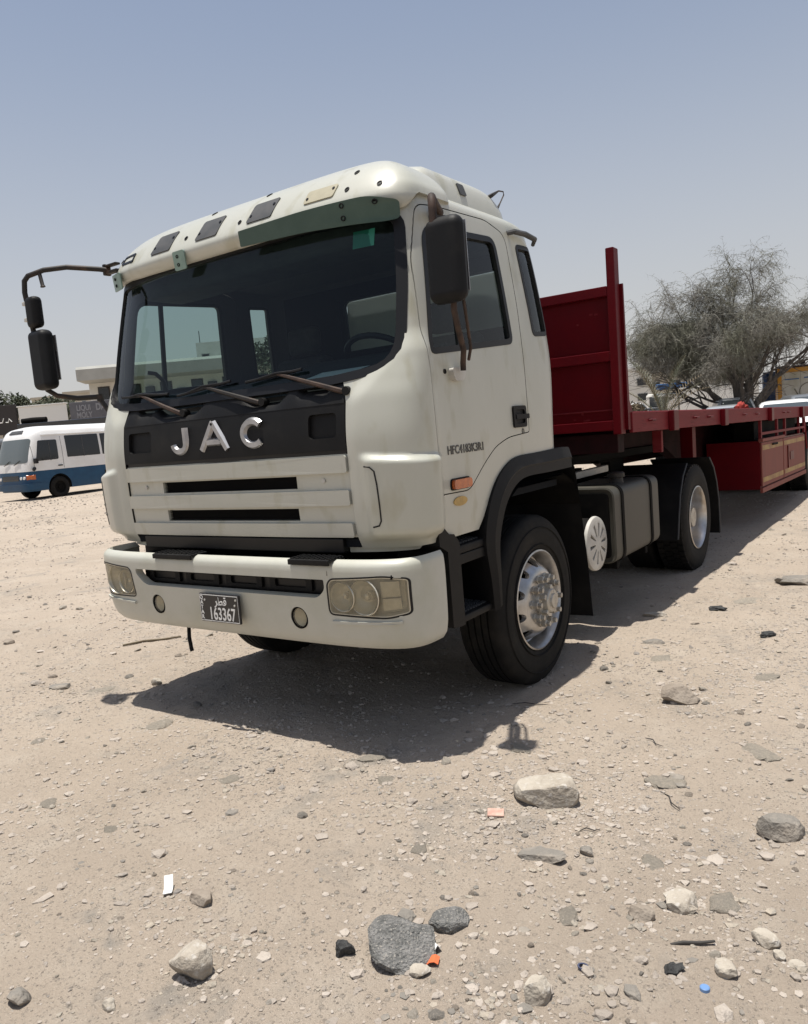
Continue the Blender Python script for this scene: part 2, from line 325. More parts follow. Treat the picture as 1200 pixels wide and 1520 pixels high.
def mapped(mp, inside):
    """outward-offset evaluator of a surface map; inside = a point inside the body"""
    ins = Vector(inside)
    def F(a, b, d):
        p = Vector(mp(a, b)); e = 0.004
        ta = Vector(mp(a+e, b))-Vector(mp(a-e, b)); tb = Vector(mp(a, b+e))-Vector(mp(a, b-e)); nn = ta.cross(tb)
        nn = nn.normalized() if nn.length > 1e-12 else (p-ins).normalized()
        if nn.dot(p-ins) < 0: nn = -nn
        return p+nn*d
    return F
def rpoly(pts, r, seg=5):
    """rounded polygon"""
    out = []; n = len(pts); rs = r if isinstance(r, (list, tuple)) else [r]*n
    for i in range(n):
        p0, p1, p2 = Vector(pts[i-1]), Vector(pts[i]), Vector(pts[(i+1) % n]); a = (p0-p1); b = (p2-p1)
        rr = min(rs[i], a.length*0.48, b.length*0.48)
        if rr < 1e-4: out.append(tuple(p1)); continue
        A = p1+a.normalized()*rr; B = p1+b.normalized()*rr
        for k in range(seg+1):
            t = k/seg; q = A*(1-t)**2+p1*2*t*(1-t)+B*t*t; out.append((q.x, q.y))
    return out
def dens(pts, step):
    out = []
    for i in range(len(pts)):
        a, b = pts[i], pts[(i+1) % len(pts)]; n = max(1, int(math.hypot(b[0]-a[0], b[1]-a[1])/step))
        out += [(a[0]+(b[0]-a[0])*k/n, a[1]+(b[1]-a[1])*k/n) for k in range(n)]
    return out
def inset(pts, d):
    n = len(pts); A = sum(pts[i][0]*pts[(i+1) % n][1]-pts[(i+1) % n][0]*pts[i][1] for i in range(n)); s = 1 if A > 0 else -1; out = []
    for i in range(n):
        p0, p1, p2 = Vector(pts[i-1]), Vector(pts[i]), Vector(pts[(i+1) % n])
        t = (p2-p0); t = t.normalized() if t.length > 1e-9 else Vector((1, 0)); out.append((p1.x-t.y*d*s, p1.y+t.x*d*s))
    return out
def sprism(m, out, F, d0, d1, rings=(1, 0.7, 0.4, 0.12)):
    """closed solid over a (star-shaped) outline on a mapped surface"""
    n = len(out); cx = sum(p[0] for p in out)/n; cy = sum(p[1] for p in out)/n; vs = []; fs = []
    for d in (d0, d1):
        for t in rings: vs += [F(cx+(p[0]-cx)*t, cy+(p[1]-cy)*t, d) for p in out]
    R = len(rings)
    for L in range(2):
        o = L*R*n
        for i in range(R-1): fs += [(o+i*n+k, o+i*n+(k+1) % n, o+(i+1)*n+(k+1) % n, o+(i+1)*n+k) for k in range(n)]
        fs.append(tuple(o+(R-1)*n+k for k in range(n)))
    fs += [(k, (k+1) % n, R*n+(k+1) % n, R*n+k) for k in range(n)]
    return m.add(vs, fs)
def sheet(m, out, F, d, rings=(1, 0.85, 0.7, 0.5, 0.3, 0.1)):
    n = len(out); cx = sum(p[0] for p in out)/n; cy = sum(p[1] for p in out)/n; R = len(rings)
    vs = [F(cx+(p[0]-cx)*t, cy+(p[1]-cy)*t, d) for t in rings for p in out]
    fs = [(i*n+k, i*n+(k+1) % n, (i+1)*n+(k+1) % n, (i+1)*n+k) for i in range(R-1) for k in range(n)]+[tuple((R-1)*n+k for k in range(n))]
    return m.add(vs, fs)
def sring(m, outer, inner, F, d0, d1):
    n = len(outer); vs = []
    for (o, d) in ((outer, d0), (outer, d1), (inner, d1), (inner, d0)): vs += [F(p[0], p[1], d) for p in o]
    return m.add(vs, [(a*n+k, a*n+(k+1) % n, ((a+1) % 4)*n+(k+1) % n, ((a+1) % 4)*n+k) for a in range(4) for k in range(n)])
def text(name, body, size, loc, X, Y, m, parent=None, extrude=0.002, offset=0.0, bevel=0.0, sx=1.0, shear=0.0, align='CENTER'):
    cu = bpy.data.curves.new(name, 'FONT'); cu.body = body; cu.size = size; cu.extrude = extrude; cu.offset = offset; cu.bevel_depth = bevel; cu.align_x = align; cu.align_y = 'CENTER'; cu.shear = shear; cu.resolution_u = 4
    t = bpy.data.objects.new('tmp', cu); C.objects.link(t); dg = bpy.context.evaluated_depsgraph_get(); dg.update()
    me = bpy.data.meshes.new_from_object(t.evaluated_get(dg)); bpy.data.objects.remove(t); bpy.data.curves.remove(cu)
    X = Vector(X).normalized(); Y = Vector(Y).normalized(); Z = X.cross(Y)
    T = Matrix((X*sx, Y, Z)).transposed().to_4x4(); T.translation = loc; me.transform(T); me.materials.clear()
    return obj(name, me, m, parent, ang=30)

# ---------------------------------------------------------------- ground
def _hash(ix, iy, s):
    h = (ix*374761393+iy*668265263+s*982451653) & 0x7fffffff; h = (h ^ (h >> 13))*1274126177 & 0x7fffffff; return ((h ^ (h >> 16)) & 0xffff)/65535.0
def vnoise(x, y, s=0):
    x = np.asarray(x, float); y = np.asarray(y, float); ix = np.floor(x).astype(np.int64); iy = np.floor(y).astype(np.int64); fx = x-ix; fy = y-iy
    fx = fx*fx*(3-2*fx); fy = fy*fy*(3-2*fy)
    return (_hash(ix, iy, s)*(1-fx)+_hash(ix+1, iy, s)*fx)*(1-fy)+(_hash(ix, iy+1, s)*(1-fx)+_hash(ix+1, iy+1, s)*fx)*fy
def ground_z(x, y):
    x = np.asarray(x, float); y = np.asarray(y, float)
    z = 0.03+0.06*(vnoise(x*.35, y*.35, 1)-.5)+0.04*(vnoise(x*.9, y*.9, 2)-.5)+0.024*(vnoise(x*2.7, y*2.7, 3)-.5)
    near = np.clip(1.4-np.hypot(x-1, y)/14, 0, 1)
    z = z+near*(0.016*(vnoise(x*7, y*7, 4)-.5)+0.013*(vnoise(x*17, y*17, 5)-.5)*(vnoise(x*1.3, y*1.3, 8)*1.6))
    for (wx, wy) in ((1.02, 1.51), (-1.02, 1.51), (0.9, 5.14), (-0.9, 5.14)):
        d = np.hypot((x-wx)/0.45, (y-wy)/0.5); z = z-(z-0.008)*np.exp(-d**4)
    z = z+0.21*np.clip((-x-5)/17, 0, 1)**1.3
    return z
def lines(lo, hi, step, far, g=1.13):
    a = list(np.arange(lo, hi+1e-6, step)); s = step; p = lo; L = []
    while p > -far: s *= g; p -= s; L.append(p)
    s = step; p = hi; Rr = []
    while p < far: s *= g; p += s; Rr.append(p)
    return np.array(L[::-1]+a+Rr)
gx = lines(-2.6, 4.6, 0.03, 900); gy = lines(-2.4, 4.6, 0.03, 900)
GX, GY = np.meshgrid(gx, gy); GZ = ground_z(GX, GY)
nx, ny = len(gx), len(gy)
gme = bpy.data.meshes.new('ground'); gme.vertices.add(nx*ny); gme.vertices.foreach_set('co', np.stack([GX, GY, GZ], -1).astype(np.float32).ravel())
idx = (np.arange(ny-1)[:, None]*nx+np.arange(nx-1)[None, :]).ravel(); quads = np.stack([idx, idx+1, idx+1+nx, idx+nx], -1).astype(np.int32)
gme.loops.add(quads.size); gme.loops.foreach_set('vertex_index', quads.ravel()); gme.polygons.add(len(quads)); gme.polygons.foreach_set('loop_start', np.arange(0, quads.size, 4, dtype=np.int32))
gme.update(calc_edges=True); gme.validate()
gm = bpy.data.materials.new('sand'); gm.use_nodes = True; nt = gm.node_tree; pb = nt.nodes['Principled BSDF']; pb.inputs['Roughness'].default_value = 0.97; pb.inputs['Specular IOR Level'].default_value = 0.15
tc = nt.nodes.new('ShaderNodeTexCoord')
def gnoise(scale, detail=6, rough=0.6, dist=0.0):
    n = nt.nodes.new('ShaderNodeTexNoise'); n.inputs['Scale'].default_value = scale; n.inputs['Detail'].default_value = detail; n.inputs['Roughness'].default_value = rough; n.inputs['Distortion'].default_value = dist
    nt.links.new(tc.outputs['Object'], n.inputs['Vector']); return n.outputs[0]
def grange(v, a, b, c=0.0, d=1.0):
    r = nt.nodes.new('ShaderNodeMapRange'); r.inputs[1].default_value = a; r.inputs[2].default_value = b; r.inputs[3].default_value = c; r.inputs[4].default_value = d; nt.links.new(v, r.inputs[0]); return r.outputs[0]
def gmix(f, a, b):
    m = nt.nodes.new('ShaderNodeMix'); m.data_type = 'RGBA'; nt.links.new(f, m.inputs['Factor'])
    for k, v in (('A', a), ('B', b)):
        if isinstance(v, tuple): m.inputs[k].default_value = (*v, 1)
        else: nt.links.new(v, m.inputs[k])
    return m.outputs['Result']
def gmul(a, b):
    m = nt.nodes.new('ShaderNodeMath'); m.operation = 'MULTIPLY'; nt.links.new(a, m.inputs[0]); nt.links.new(b, m.inputs[1]); return m.outputs[0]
c = gmix(grange(gnoise(0.55, 8), 0.38, 0.66), (0.351, 0.296, 0.237), (0.307, 0.258, 0.206))
c = gmix(grange(gnoise(3.1, 9, 0.7), 0.50, 0.72, 0, 0.8), c, (0.377, 0.329, 0.270))
c = gmix(gmul(grange(gnoise(1.7, 6, 0.7, 0.6), 0.55, 0.66), grange(gnoise(9.0, 5), 0.36, 0.6)), c, (0.233, 0.211, 0.181))
c = gmix(gmul(grange(gnoise(38, 4), 0.60, 0.68), grange(gnoise(2.3, 4), 0.42, 0.6)), c, (0.185, 0.163, 0.137))
c = gmix(grange(gnoise(150, 3), 0.60, 0.72, 0, 0.55), c, (0.414, 0.363, 0.303))
vor = nt.nodes.new('ShaderNodeTexVoronoi'); vor.inputs['Scale'].default_value = 34; nt.links.new(tc.outputs['Object'], vor.inputs['Vector'])
vor2 = nt.nodes.new('ShaderNodeTexVoronoi'); vor2.inputs['Scale'].default_value = 95; nt.links.new(tc.outputs['Object'], vor2.inputs['Vector'])
vsep = nt.nodes.new('ShaderNodeSeparateColor'); nt.links.new(vor.outputs['Color'], vsep.inputs[0]); vsep2 = nt.nodes.new('ShaderNodeSeparateColor'); nt.links.new(vor2.outputs['Color'], vsep2.inputs[0])
rub = gmul(grange(vor.outputs['Distance'], 0.34, 0.22), gmul(grange(vsep.outputs[0], 0.62, 0.66), grange(gnoise(0.9, 5, 0.65), 0.44, 0.60)))
rub2 = gmul(grange(vor2.outputs['Distance'], 0.38, 0.25), gmul(grange(vsep2.outputs[0], 0.55, 0.6), grange(gnoise(1.6, 5, 0.65), 0.36, 0.58)))
c = gmix(rub, c, gmix(vsep.outputs[1], (0.222, 0.196, 0.167), (0.370, 0.326, 0.270)))
c = gmix(rub2, c, gmix(vsep2.outputs[1], (0.178, 0.155, 0.130), (0.392, 0.344, 0.285)))
wrm = nt.nodes.new('ShaderNodeMix'); wrm.data_type = 'RGBA'; wrm.blend_type = 'MULTIPLY'; wrm.inputs['Factor'].default_value = 1.0; wrm.inputs['B'].default_value = (1.135, 1.13, 1.14, 1); nt.links.new(c, wrm.inputs['A']); c = wrm.outputs['Result']
nt.links.new(c, pb.inputs['Base Color'])
b1 = nt.nodes.new('ShaderNodeBump'); b1.inputs['Strength'].default_value = 1.0; b1.inputs['Distance'].default_value = 0.022; nt.links.new(gnoise(19, 9, 0.72), b1.inputs['Height'])
b3 = nt.nodes.new('ShaderNodeBump'); b3.inputs['Strength'].default_value = 1.0; b3.inputs['Distance'].default_value = 0.008; nt.links.new(rub, b3.inputs['Height']); nt.links.new(b1.outputs[0], b3.inputs['Normal'])
b4 = nt.nodes.new('ShaderNodeBump'); b4.inputs['Strength'].default_value = 1.0; b4.inputs['Distance'].default_value = 0.004; nt.links.new(rub2, b4.inputs['Height']); nt.links.new(b3.outputs[0], b4.inputs['Normal']); b1 = b4
b2 = nt.nodes.new('ShaderNodeBump'); b2.inputs['Strength'].default_value = 0.75; b2.inputs['Distance'].default_value = 0.006; nt.links.new(gnoise(120, 5, 0.7), b2.inputs['Height']); nt.links.new(b1.outputs[0], b2.inputs['Normal'])
nt.links.new(b2.outputs[0], pb.inputs['Normal'])
ground = obj('ground', gme); gme.materials.append(gm); tag(ground, kind='structure')
def gz(x, y): return float(ground_z(x, y))
# ================================================================ the tractor truck
truck = tag(empty('truck'), 'white tractor truck with black nose panel, missing visor and dusty bumper', 'truck')
def sm(a, b, x): t = min(1, max(0, (x-a)/(b-a))); return t*t*(3-2*t)
def cab_bump(x, y, z):
    if y > 0.75 or z > 2.25: return (x, y, z)
    s = 1 if x > 0 else -1; ax = abs(x); fade = 1-sm(0.36, 0.45, y)
    h = 0.038*sm(0.955, 1.005, ax)*(1-sm(0.33, 0.43, y))*(1-sm(1.495, 1.535, z-0.10*(1.16-ax)))*sm(1.12, 1.16, z)
    ze = 1.905+0.24*sm(0.86, 1.18, ax)**1.5
    h += 0.026*(1-sm(ze-0.14, ze-0.006, z))*sm(0.87, 0.955, ax)*fade*sm(1.09, 1.15, z)
    if h <= 0: return (x, y, z)
    dx, dy = max(0, ax-0.85)*0.9, -max(0.02, 0.42-y); L = math.hypot(dx, dy)
    return (x+s*h*dx/L, y+h*dy/L, z)
cab = Hull([(1.08, .155), (1.16, .125), (1.35, .112), (1.60, .108), (1.80, .13), (1.90, .16), (2.0, .192), (2.3, .255), (2.6, .318), (2.74, .35), (2.82, .43), (2.87, .58), (2.89, .78)],
           [(1.08, 1.20), (1.16, 1.212), (1.5, 1.22), (1.9, 1.215), (2.2, 1.198), (2.5, 1.172), (2.7, 1.15), (2.79, 1.135), (2.835, 1.09), (2.865, 1.03), (2.885, .93), (2.89, .75)],
           [(1.08, 1.925), (1.44, 1.925), (2.0, 1.965), (2.4, 1.92), (2.7, 1.86), (2.82, 1.81), (2.87, 1.70), (2.89, 1.5)], n=4.6, nb=9, run=0.30, runb=0.6, bump=cab_bump)
INS = (0, 1.0, 1.9)
FM = mapped(cab.fmap(), INS); SM = {s: mapped(cab.smap(s), INS) for s in (1, -1)}
zs = list(np.arange(1.08, 1.42, 0.022))+list(np.arange(1.42, 1.58, 0.009))+list(np.arange(1.58, 1.82, .022))+list(np.arange(1.82, 2.16, .012))+list(np.arange(2.16, 2.69, 0.022))+[2.70, 2.73, 2.755, 2.775, 2.795, 2.815, 2.83, 2.845, 2.857, 2.867, 2.876, 2.884, 2.89]
shell = obj('cab_body', cab.mb(zs, nf=96, ns=20, nr=30, top=True, bottom=False), 'white_paint', truck)
shell.data.materials.append(MATS['interior_lining']); md = shell.modifiers.new('s', 'SOLIDIFY'); md.thickness = 0.028; md.offset = -1; md.use_rim = True; md.material_offset = 1; md.material_offset_rim = 0
dg = bpy.context.evaluated_depsgraph_get(); dg.update(); me = bpy.data.meshes.new_from_object(shell.evaluated_get(dg)); shell.modifiers.clear(); shell.data = me

WS = dens(rpoly([(-1.158, 1.935), (-0.80, 1.90), (-.4, 1.895), (0.4, 1.895), (0.80, 1.90), (1.158, 1.935), (1.145, 2.35), (1.108, 2.70), (0.6, 2.725), (-.6, 2.725), (-1.108, 2.70), (-1.145, 2.35)], [0.20, .05, .05, .05, .05, 0.24, .1, 0.09, .05, .05, 0.09, .1]), 0.05)
DOOR = dens(rpoly([(0.40, 1.305), (0.70, 1.30), (0.86, 1.42), (1.00, 1.505), (1.16, 1.548), (1.43, 1.565), (1.435, 2.3), (1.415, 2.72), (1.20, 2.772), (0.68, 2.755), (0.50, 2.735), (0.405, 2.45), (0.375, 2.1), (0.385, 1.6)],
                  [.01, .05, .06, .06, .06, .02, .05, .07, .05, .05, .06, .05, .05, .05]), 0.04)
DWIN = dens(rpoly([(0.425, 2.0), (1.315, 2.085), (1.268, 2.675), (0.52, 2.635)], [0.06, 0.05, 0.07, 0.10]), 0.05)
QWIN = dens(rpoly([(1.60, 2.14), (1.815, 2.155), (1.745, 2.685), (1.53, 2.675)], 0.04), 0.05)
RWIN = dens(rpoly([(-0.45, 2.25), (0.98, 2.25), (0.95, 2.62), (-0.45, 2.62)], 0.06), 0.05)
FRONT = dens([(-.888, 1.02), (.888, 1.02), (.888, 1.80), (.855, 1.915), (-.855, 1.915), (-.888, 1.80)], 0.08)
ARCH = [(0.74, 1.02), (0.80, 1.10), (0.90, 1.24), (1.03, 1.345), (1.20, 1.41), (1.5, 1.425), (2.1, 1.43), (2.1, 1.0), (0.74, 1.0)]
cuts_shell = [sprism(MB(), WS, FM, -0.12, 0.12), sprism(MB(), FRONT, FM, -0.12, 0.15), MB().prism(RWIN, 'y', 1.75, 2.1)]
for s in (1, -1): cuts_shell += [sprism(MB(), DOOR, SM[s], -0.09, 0.08), sprism(MB(), QWIN, SM[s], -0.07, 0.08)]
arch = MB().prism(ARCH, 'x', -1.5, 1.5)
door_src = shell.copy(); door_src.data = shell.data.copy()
door_meshes = {}
for s in (1, -1):
    d = bpy.data.objects.new('door', door_src.data.copy()); C.objects.link(d); d.parent = truck
    boolean(d, sprism(MB(), inset(DOOR, 0.0055), SM[s], -0.085, 0.075), 'INTERSECT'); boolean(d, sprism(MB(), DWIN, SM[s], -0.09, 0.08), cutmat='rubber_seal'); door_meshes[s] = d
for q_ in cuts_shell+[arch]: boolean(shell, q_, cutmat='rubber_seal')
bpy.data.objects.remove(door_src)

# windscreen with its black rubber seal
ws_in = inset(WS, 0.036)
obj('windscreen', sheet(MB(), inset(WS, 0.02), FM, -0.006), 'windscreen_glass', truck)
obj('windscreen_seal', sring(MB(), inset(WS, -0.008), ws_in, FM, -0.028, 0.004), 'rubber_seal', truck)
obj('green_sticker', sheet(MB(), [(0.865, 2.55), (0.985, 2.55), (0.985, 2.635), (0.865, 2.635)], FM, -0.010, (1, .5)), 'sticker_green', truck)
for s in (1, -1):
    d = door_meshes[s]
    obj('window_glass', sheet(MB(), inset(DWIN, 0.01), SM[s], -0.014), 'side_glass', d)
    obj('window_seal', sring(MB(), inset(DWIN, -0.006), inset(DWIN, 0.026), SM[s], -0.024, 0.003), 'rubber_seal', d)
    qv = MB().box(*sorted((s*1.16, s*1.135)), 0.60, 0.615, 2.03, 2.6)
    obj('window_divider', sprism(MB(), [(0.715, 2.04), (0.745, 2.04), (0.745, 2.63), (0.715, 2.63)], SM[s], -0.022, -0.006, (1, .5)), 'rubber_seal', d)
    hb = MB(); sring(hb, rpoly([(1.225, 1.60), (1.385, 1.60), (1.385, 1.725), (1.225, 1.725)], .02), rpoly([(1.252, 1.622), (1.365, 1.622), (1.365, 1.703), (1.252, 1.703)], .02), SM[s], -0.02, 0.012)
    sprism(hb, rpoly([(1.235, 1.61), (1.375, 1.61), (1.375, 1.715), (1.235, 1.715)], .02), SM[s], -0.02, 0.002, (1, .4)); sprism(hb, rpoly([(1.25, 1.648), (1.415, 1.648), (1.415, 1.676), (1.25, 1.676)], .008), SM[s], 0.0, 0.016, (1, .4))
    obj('door_handle', hb, 'black_plastic', d)
    obj('key_lock', sring(MB(), [(1.345+.014*math.cos(a), 1.575+.017*math.sin(a)) for a in np.linspace(0, 6.283, 14)[:-1]], [(1.345+.008*math.cos(a), 1.575+.011*math.sin(a)) for a in np.linspace(0, 6.283, 14)[:-1]], SM[s], -.002, 0.003), 'decal_black', d)
    obj('quarter_window', sheet(MB(), inset(QWIN, 0.01), SM[s], -0.012), 'side_glass', truck)
    obj('quarter_window_seal', sring(MB(), inset(QWIN, -0.005), inset(QWIN, 0.022), SM[s], -0.024, 0.004), 'rubber_seal', truck)
    # drip rail / grab handle above the quarter window
    gh = MB(); X0 = s*cab.X(1.6, 2.745)
    gh.tube([(X0, 1.46, 2.735), (X0+s*.035, 1.48, 2.74), (X0+s*.038, 1.62, 2.745), (X0+s*.035, 1.76, 2.735), (X0+s*.005, 1.79, 2.71)], [.014, .016, .017, .016, .012], 8)
    obj('grab_handle', gh, 'grey_panel', truck)
    sig = MB(); sprism(sig, rpoly([(0.505, 1.318), (0.695, 1.318), (0.695, 1.378), (0.505, 1.378)], .022), SM[s], -.003, 0.006, (1, .5)); obj('lamp_base', sig, 'black_plastic', truck)
    sig = MB(); sprism(sig, rpoly([(0.512, 1.324), (0.688, 1.324), (0.688, 1.372), (0.512, 1.372)], .022), SM[s], .004, 0.024, (1, .85, .5)); obj('indicator_lamp', sig, 'amber', truck)
    bd = MB(); sprism(bd, [(0.592+.066*math.cos(a), 1.258+.024*math.sin(a)) for a in np.linspace(0, 6.283, 25)[:-1]], SM[s], -.002, .006, (1, .85, .4)); obj('oval_badge', bd, 'ochre_badge', truck)
obj('rear_window', MB().box(-.44, .97, 1.935, 1.94, 2.25, 2.62), 'side_glass', truck)
# perforated shade inside the rear window
sh = MB()
for i in range(38):
    for j in range(3): pass
sh.box(-.44, .97, 1.885, 1.888, 2.25, 2.62)
shade = mat('perforated_shade', (0.45, 0.47, 0.47), 0.8); nt2 = shade.node_tree
vz = nt2.nodes.new('ShaderNodeTexVoronoi'); vz.inputs['Scale'].default_value = 75; vz.inputs['Randomness'].default_value = 0.0
tcs = nt2.nodes.new('ShaderNodeTexCoord'); nt2.links.new(tcs.outputs['Object'], vz.inputs['Vector'])
th = nt2.nodes.new('ShaderNodeMath'); th.operation = 'GREATER_THAN'; th.inputs[1].default_value = 0.36; nt2.links.new(vz.outputs['Distance'], th.inputs[0]); nt2.links.new(th.outputs[0], nt2.nodes['Principled BSDF'].inputs['Alpha'])
obj('rear_window_shade', sh, 'perforated_shade', truck)

# model lettering on the driver's door
t = text('model_lettering', 'HFC4183K3R1', 0.062, (0, 0, 0), (0, 1, 0), (0, 0, 1), 'decal_black', door_meshes[1], 0.0015, 0.0008, sx=0.98)
for v in t.data.vertices:
    yy = v.co.y+0.685; zz = v.co.z+1.52; v.co = Vector((cab.X(yy, zz)+0.002+v.co.x, yy, zz))

# roof cap
def cap_zmap(x, y, z): return max(z, 2.705+0.085*sm(0.42, 0.53, y)) if abs(x) > 0.8 else z
capH = Hull([(2.70, .318), (2.725, .29), (2.76, .278), (2.80, .296), (2.85, .330), (2.90, .372), (2.95, .428), (2.99, .488), (3.03, .575), (3.055, .68), (3.065, .76)],
            [(2.70, 1.145), (2.76, 1.156), (2.82, 1.15), (2.87, 1.122), (2.91, 1.09), (2.95, 1.045), (2.99, .985), (3.03, .89), (3.055, .77), (3.065, .58)],
            [(2.70, .90), (2.85, .90), (2.95, .87), (3.03, .84), (3.065, .82)], n=4.4, nb=8, run=0.36, runb=.1)
zc = [2.70, 2.71, 2.725, 2.74, 2.76, 2.78, 2.80, 2.82, 2.84]+list(np.arange(2.855, 3.055, 0.012))+[3.06, 3.065]
obj('roof_cap', capH.mb(zc, nf=56, ns=8, nr=10, zmap=cap_zmap), 'white_paint', truck, ang=50)
CM = mapped(capH.fmap(), (0, .8, 2.8))
hump = Hull([(2.80, .70), (2.95, .74), (3.0, .78), (3.075, .90)], [(2.80, 1.05), (2.90, 1.035), (2.98, 1.01), (3.02, .98), (3.05, .92), (3.066, .84), (3.075, .72)], [(2.80, 1.86), (2.90, 1.85), (2.98, 1.80), (3.02, 1.74), (3.05, 1.64), (3.066, 1.52), (3.075, 1.36)], n=8, nb=4, run=.1, runb=.4)
obj('roof_fairing', hump.mb([2.80, 2.84, 2.88, 2.91, 2.94, 2.96, 2.98, 2.995, 3.01, 3.02, 3.03, 3.04, 3.05, 3.058, 3.066, 3.072, 3.075], 20, 10, 30), 'white_paint', truck, ang=50)
HM = mapped(hump.smap(1), (0, 1.2, 2.8))
bt = MB(); sprism(bt, rpoly([(1.135, 2.92), (1.205, 2.92), (1.205, 2.985), (1.135, 2.985)], .01), HM, -.005, .008, (1, .5)); obj('lamp_plug', bt, 'grey_panel', truck)
an = MB().tube([(0.99, 1.54, 2.985), (1.01, 1.56, 3.0), (1.005, 1.66, 3.045), (1.0, 1.73, 3.055), (0.995, 1.745, 3.04), (0.99, 1.70, 2.985), (0.985, 1.67, 2.95)], [.014, .012, .005, .004, .004, .004, .008], 6)
obj('aerial_cable', an, 'mirror_tube', truck)

def bolt_on(F, a, b, r=0.013, m='black_plastic', d=0.004):
    k = MB(); o = [(a+r*math.cos(t), b+r*math.sin(t)) for t in np.linspace(0, 6.283, 11)[:-1]]
    sring(k, o, inset(o, r*.35), F, -.003, d); sprism(k, inset(o, r*.3), F, -.003, 0.001, (1, .4)); return obj('bolt', k, m, truck)
for (a, b) in ((-1.03, 2.85), (-.335, 2.845), (.12, 2.835), (.86, 2.835), (1.035, 2.83), (-.25, 2.99), (.2, 2.99), (.86, 2.935)): bolt_on(CM, a, b, 0.0125)
def plate_on(name, F, x0, x1, z0, z1, m, slant=0.0):
    k = MB(); o = dens(rpoly([(x0-slant, z0), (x1-slant, z0), (x1, z1), (x0, z1)], .014), .05); sprism(k, o, F, -.003, .006, (1, .6, .2)); p = obj(name, k, m, truck)
    for (bx, bz) in ((x0+.02-slant, (z0*2+z1)/3), (x1-.02, (z0+2*z1)/3)):
        q = MB(); sprism(q, [(bx+.0075*math.cos(t), bz+.0075*math.sin(t)) for t in np.linspace(0, 6.283, 9)[:-1]], F, .004, .009, (1, .4)); obj('screw', q, 'black_gloss', p)
    return p
plate_on('visor_pad', CM, -.635, -.455, 2.80, 2.92, 'grey_panel', .004); plate_on('visor_pad', CM, -.225, -.045, 2.80, 2.92, 'grey_panel', .006)
plate_on('visor_pad', CM, .19, .375, 2.808, 2.92, 'grey_panel', .006); plate_on('visor_lamp_cover', CM, .60, .79, 2.815, 2.885, 'beige_panel', .006)
lp = MB(); o = rpoly([(-.985, 2.81), (-.835, 2.805), (-.845, 2.865), (-.975, 2.865)], .01); sring(lp, o, inset(o, .012), CM, -.006, .006); sprism(lp, inset(o, .01), CM, -.008, -.001, (1, .4)); obj('lamp_socket', lp, 'black_gloss', truck)
# the remains of the sun visor
gb = dens(rpoly([(0.155, 2.692), (0.60, 2.674), (1.075, 2.640), (1.13, 2.648), (1.135, 2.732), (1.0, 2.768), (0.6, 2.775), (0.155, 2.772)], [.008, .05, .04, .02, .02, .05, .05, .008]), .04)
visH = Hull([(2.6, .285), (2.80, .262)], [(2.6, 1.165), (2.8, 1.17)], [(2.6, .9), (2.8, .9)], n=4.6, run=.36); VM = mapped(visH.fmap(), (0, .8, 2.7))
vb = obj('sun_visor_remnant', sprism(MB(), gb, VM, -.004, .004, (1, .8, .6, .4, .15)), 'visor_green', truck)
for (a, b) in ((.86, 2.748), (.86, 2.69), (1.035, 2.735)): bolt_on(VM, a, b, .013, d=.009)
for (x0, x1, z0, z1) in ((-.40, -.30, 2.665, 2.77), (-1.085, -.955, 2.665, 2.765)):
    k = MB(); sprism(k, rpoly([(x0, z0), (x1, z0), (x1, z1), (x0, z1)], .012), VM, -.004, .004, (1, .5)); obj('visor_bracket', k, 'visor_green_pale', truck)
    bolt_on(VM, (x0+x1)/2-.01, z1-.03, .01, d=.008); bolt_on(VM, (x0+x1)/2-.01, z0+.03, .01, d=.008)

# black nose panel with lettering
NP = dens([(-.883, 1.572), (.883, 1.572), (.883, 1.80), (-.883, 1.80)], .06)
nose = obj('nose_panel', sprism(MB(), NP, FM, -.03, .004, (1, .85, .6, .35, .12)), 'black_plastic', truck)
cutn = MB()
for (x0, x1) in ((.655, .83), (-.83, -.60)): sprism(cutn, rpoly([(x0, 1.635), (x1, 1.635), (x1, 1.755), (x0, 1.755)], .025), FM, -.018, .03, (1, .8, .4))
boolean(nose, cutn)
obj('nose_lower_strip', sprism(MB(), dens([(-.865, 1.548), (.875, 1.548), (.88, 1.575), (-.875, 1.575)], .06), FM, -.03, -.006, (1, .5, .1)), 'black_gloss', truck)
def letter(name, polys):
    k = MB()
    for o in polys: pass
    return k
yL = cab.Yf(0, 1.69)-.004
def bar_letter(name, strokes, w=.046):
    k = MB()
    for st in strokes:
        pts = [Vector(p) for p in st]; n = len(pts); L = []; Rr = []
        for i in range(n):
            t = (pts[min(i+1, n-1)]-pts[max(i-1, 0)]).normalized(); nn = Vector((-t.y, t.x)); L.append(pts[i]+nn*w/2); Rr.append(pts[i]-nn*w/2)
        vs = []
        for i in range(n):
            m_ = (L[i]+Rr[i])/2
            vs += [(L[i].x, yL, L[i].y), (m_.x+(L[i].x-m_.x)*.55, yL-.016, m_.y+(L[i].y-m_.y)*.55), (m_.x+(Rr[i].x-m_.x)*.55, yL-.016, m_.y+(Rr[i].y-m_.y)*.55), (Rr[i].x, yL, Rr[i].y)]
        fs = [(i*4+j, i*4+(j+1) % 4, (i+1)*4+(j+1) % 4, (i+1)*4+j) for i in range(n-1) for j in range(4)]+[(0, 1, 2, 3), tuple((n-1)*4+j for j in (3, 2, 1, 0))]
        k.add(vs, fs)
    return obj(name, k, 'chrome', nose, ang=20)
arcp = lambda cx, cz, rx, rz, a0, a1, n=14: [(cx+rx*math.cos(rad(a0+(a1-a0)*i/n)), cz+rz*math.sin(rad(a0+(a1-a0)*i/n))) for i in range(n+1)]
bar_letter('letter_j', [[(-.275, 1.758), (-.275, 1.70)]+arcp(-.33, 1.668, .055, .044, 0, -175)])
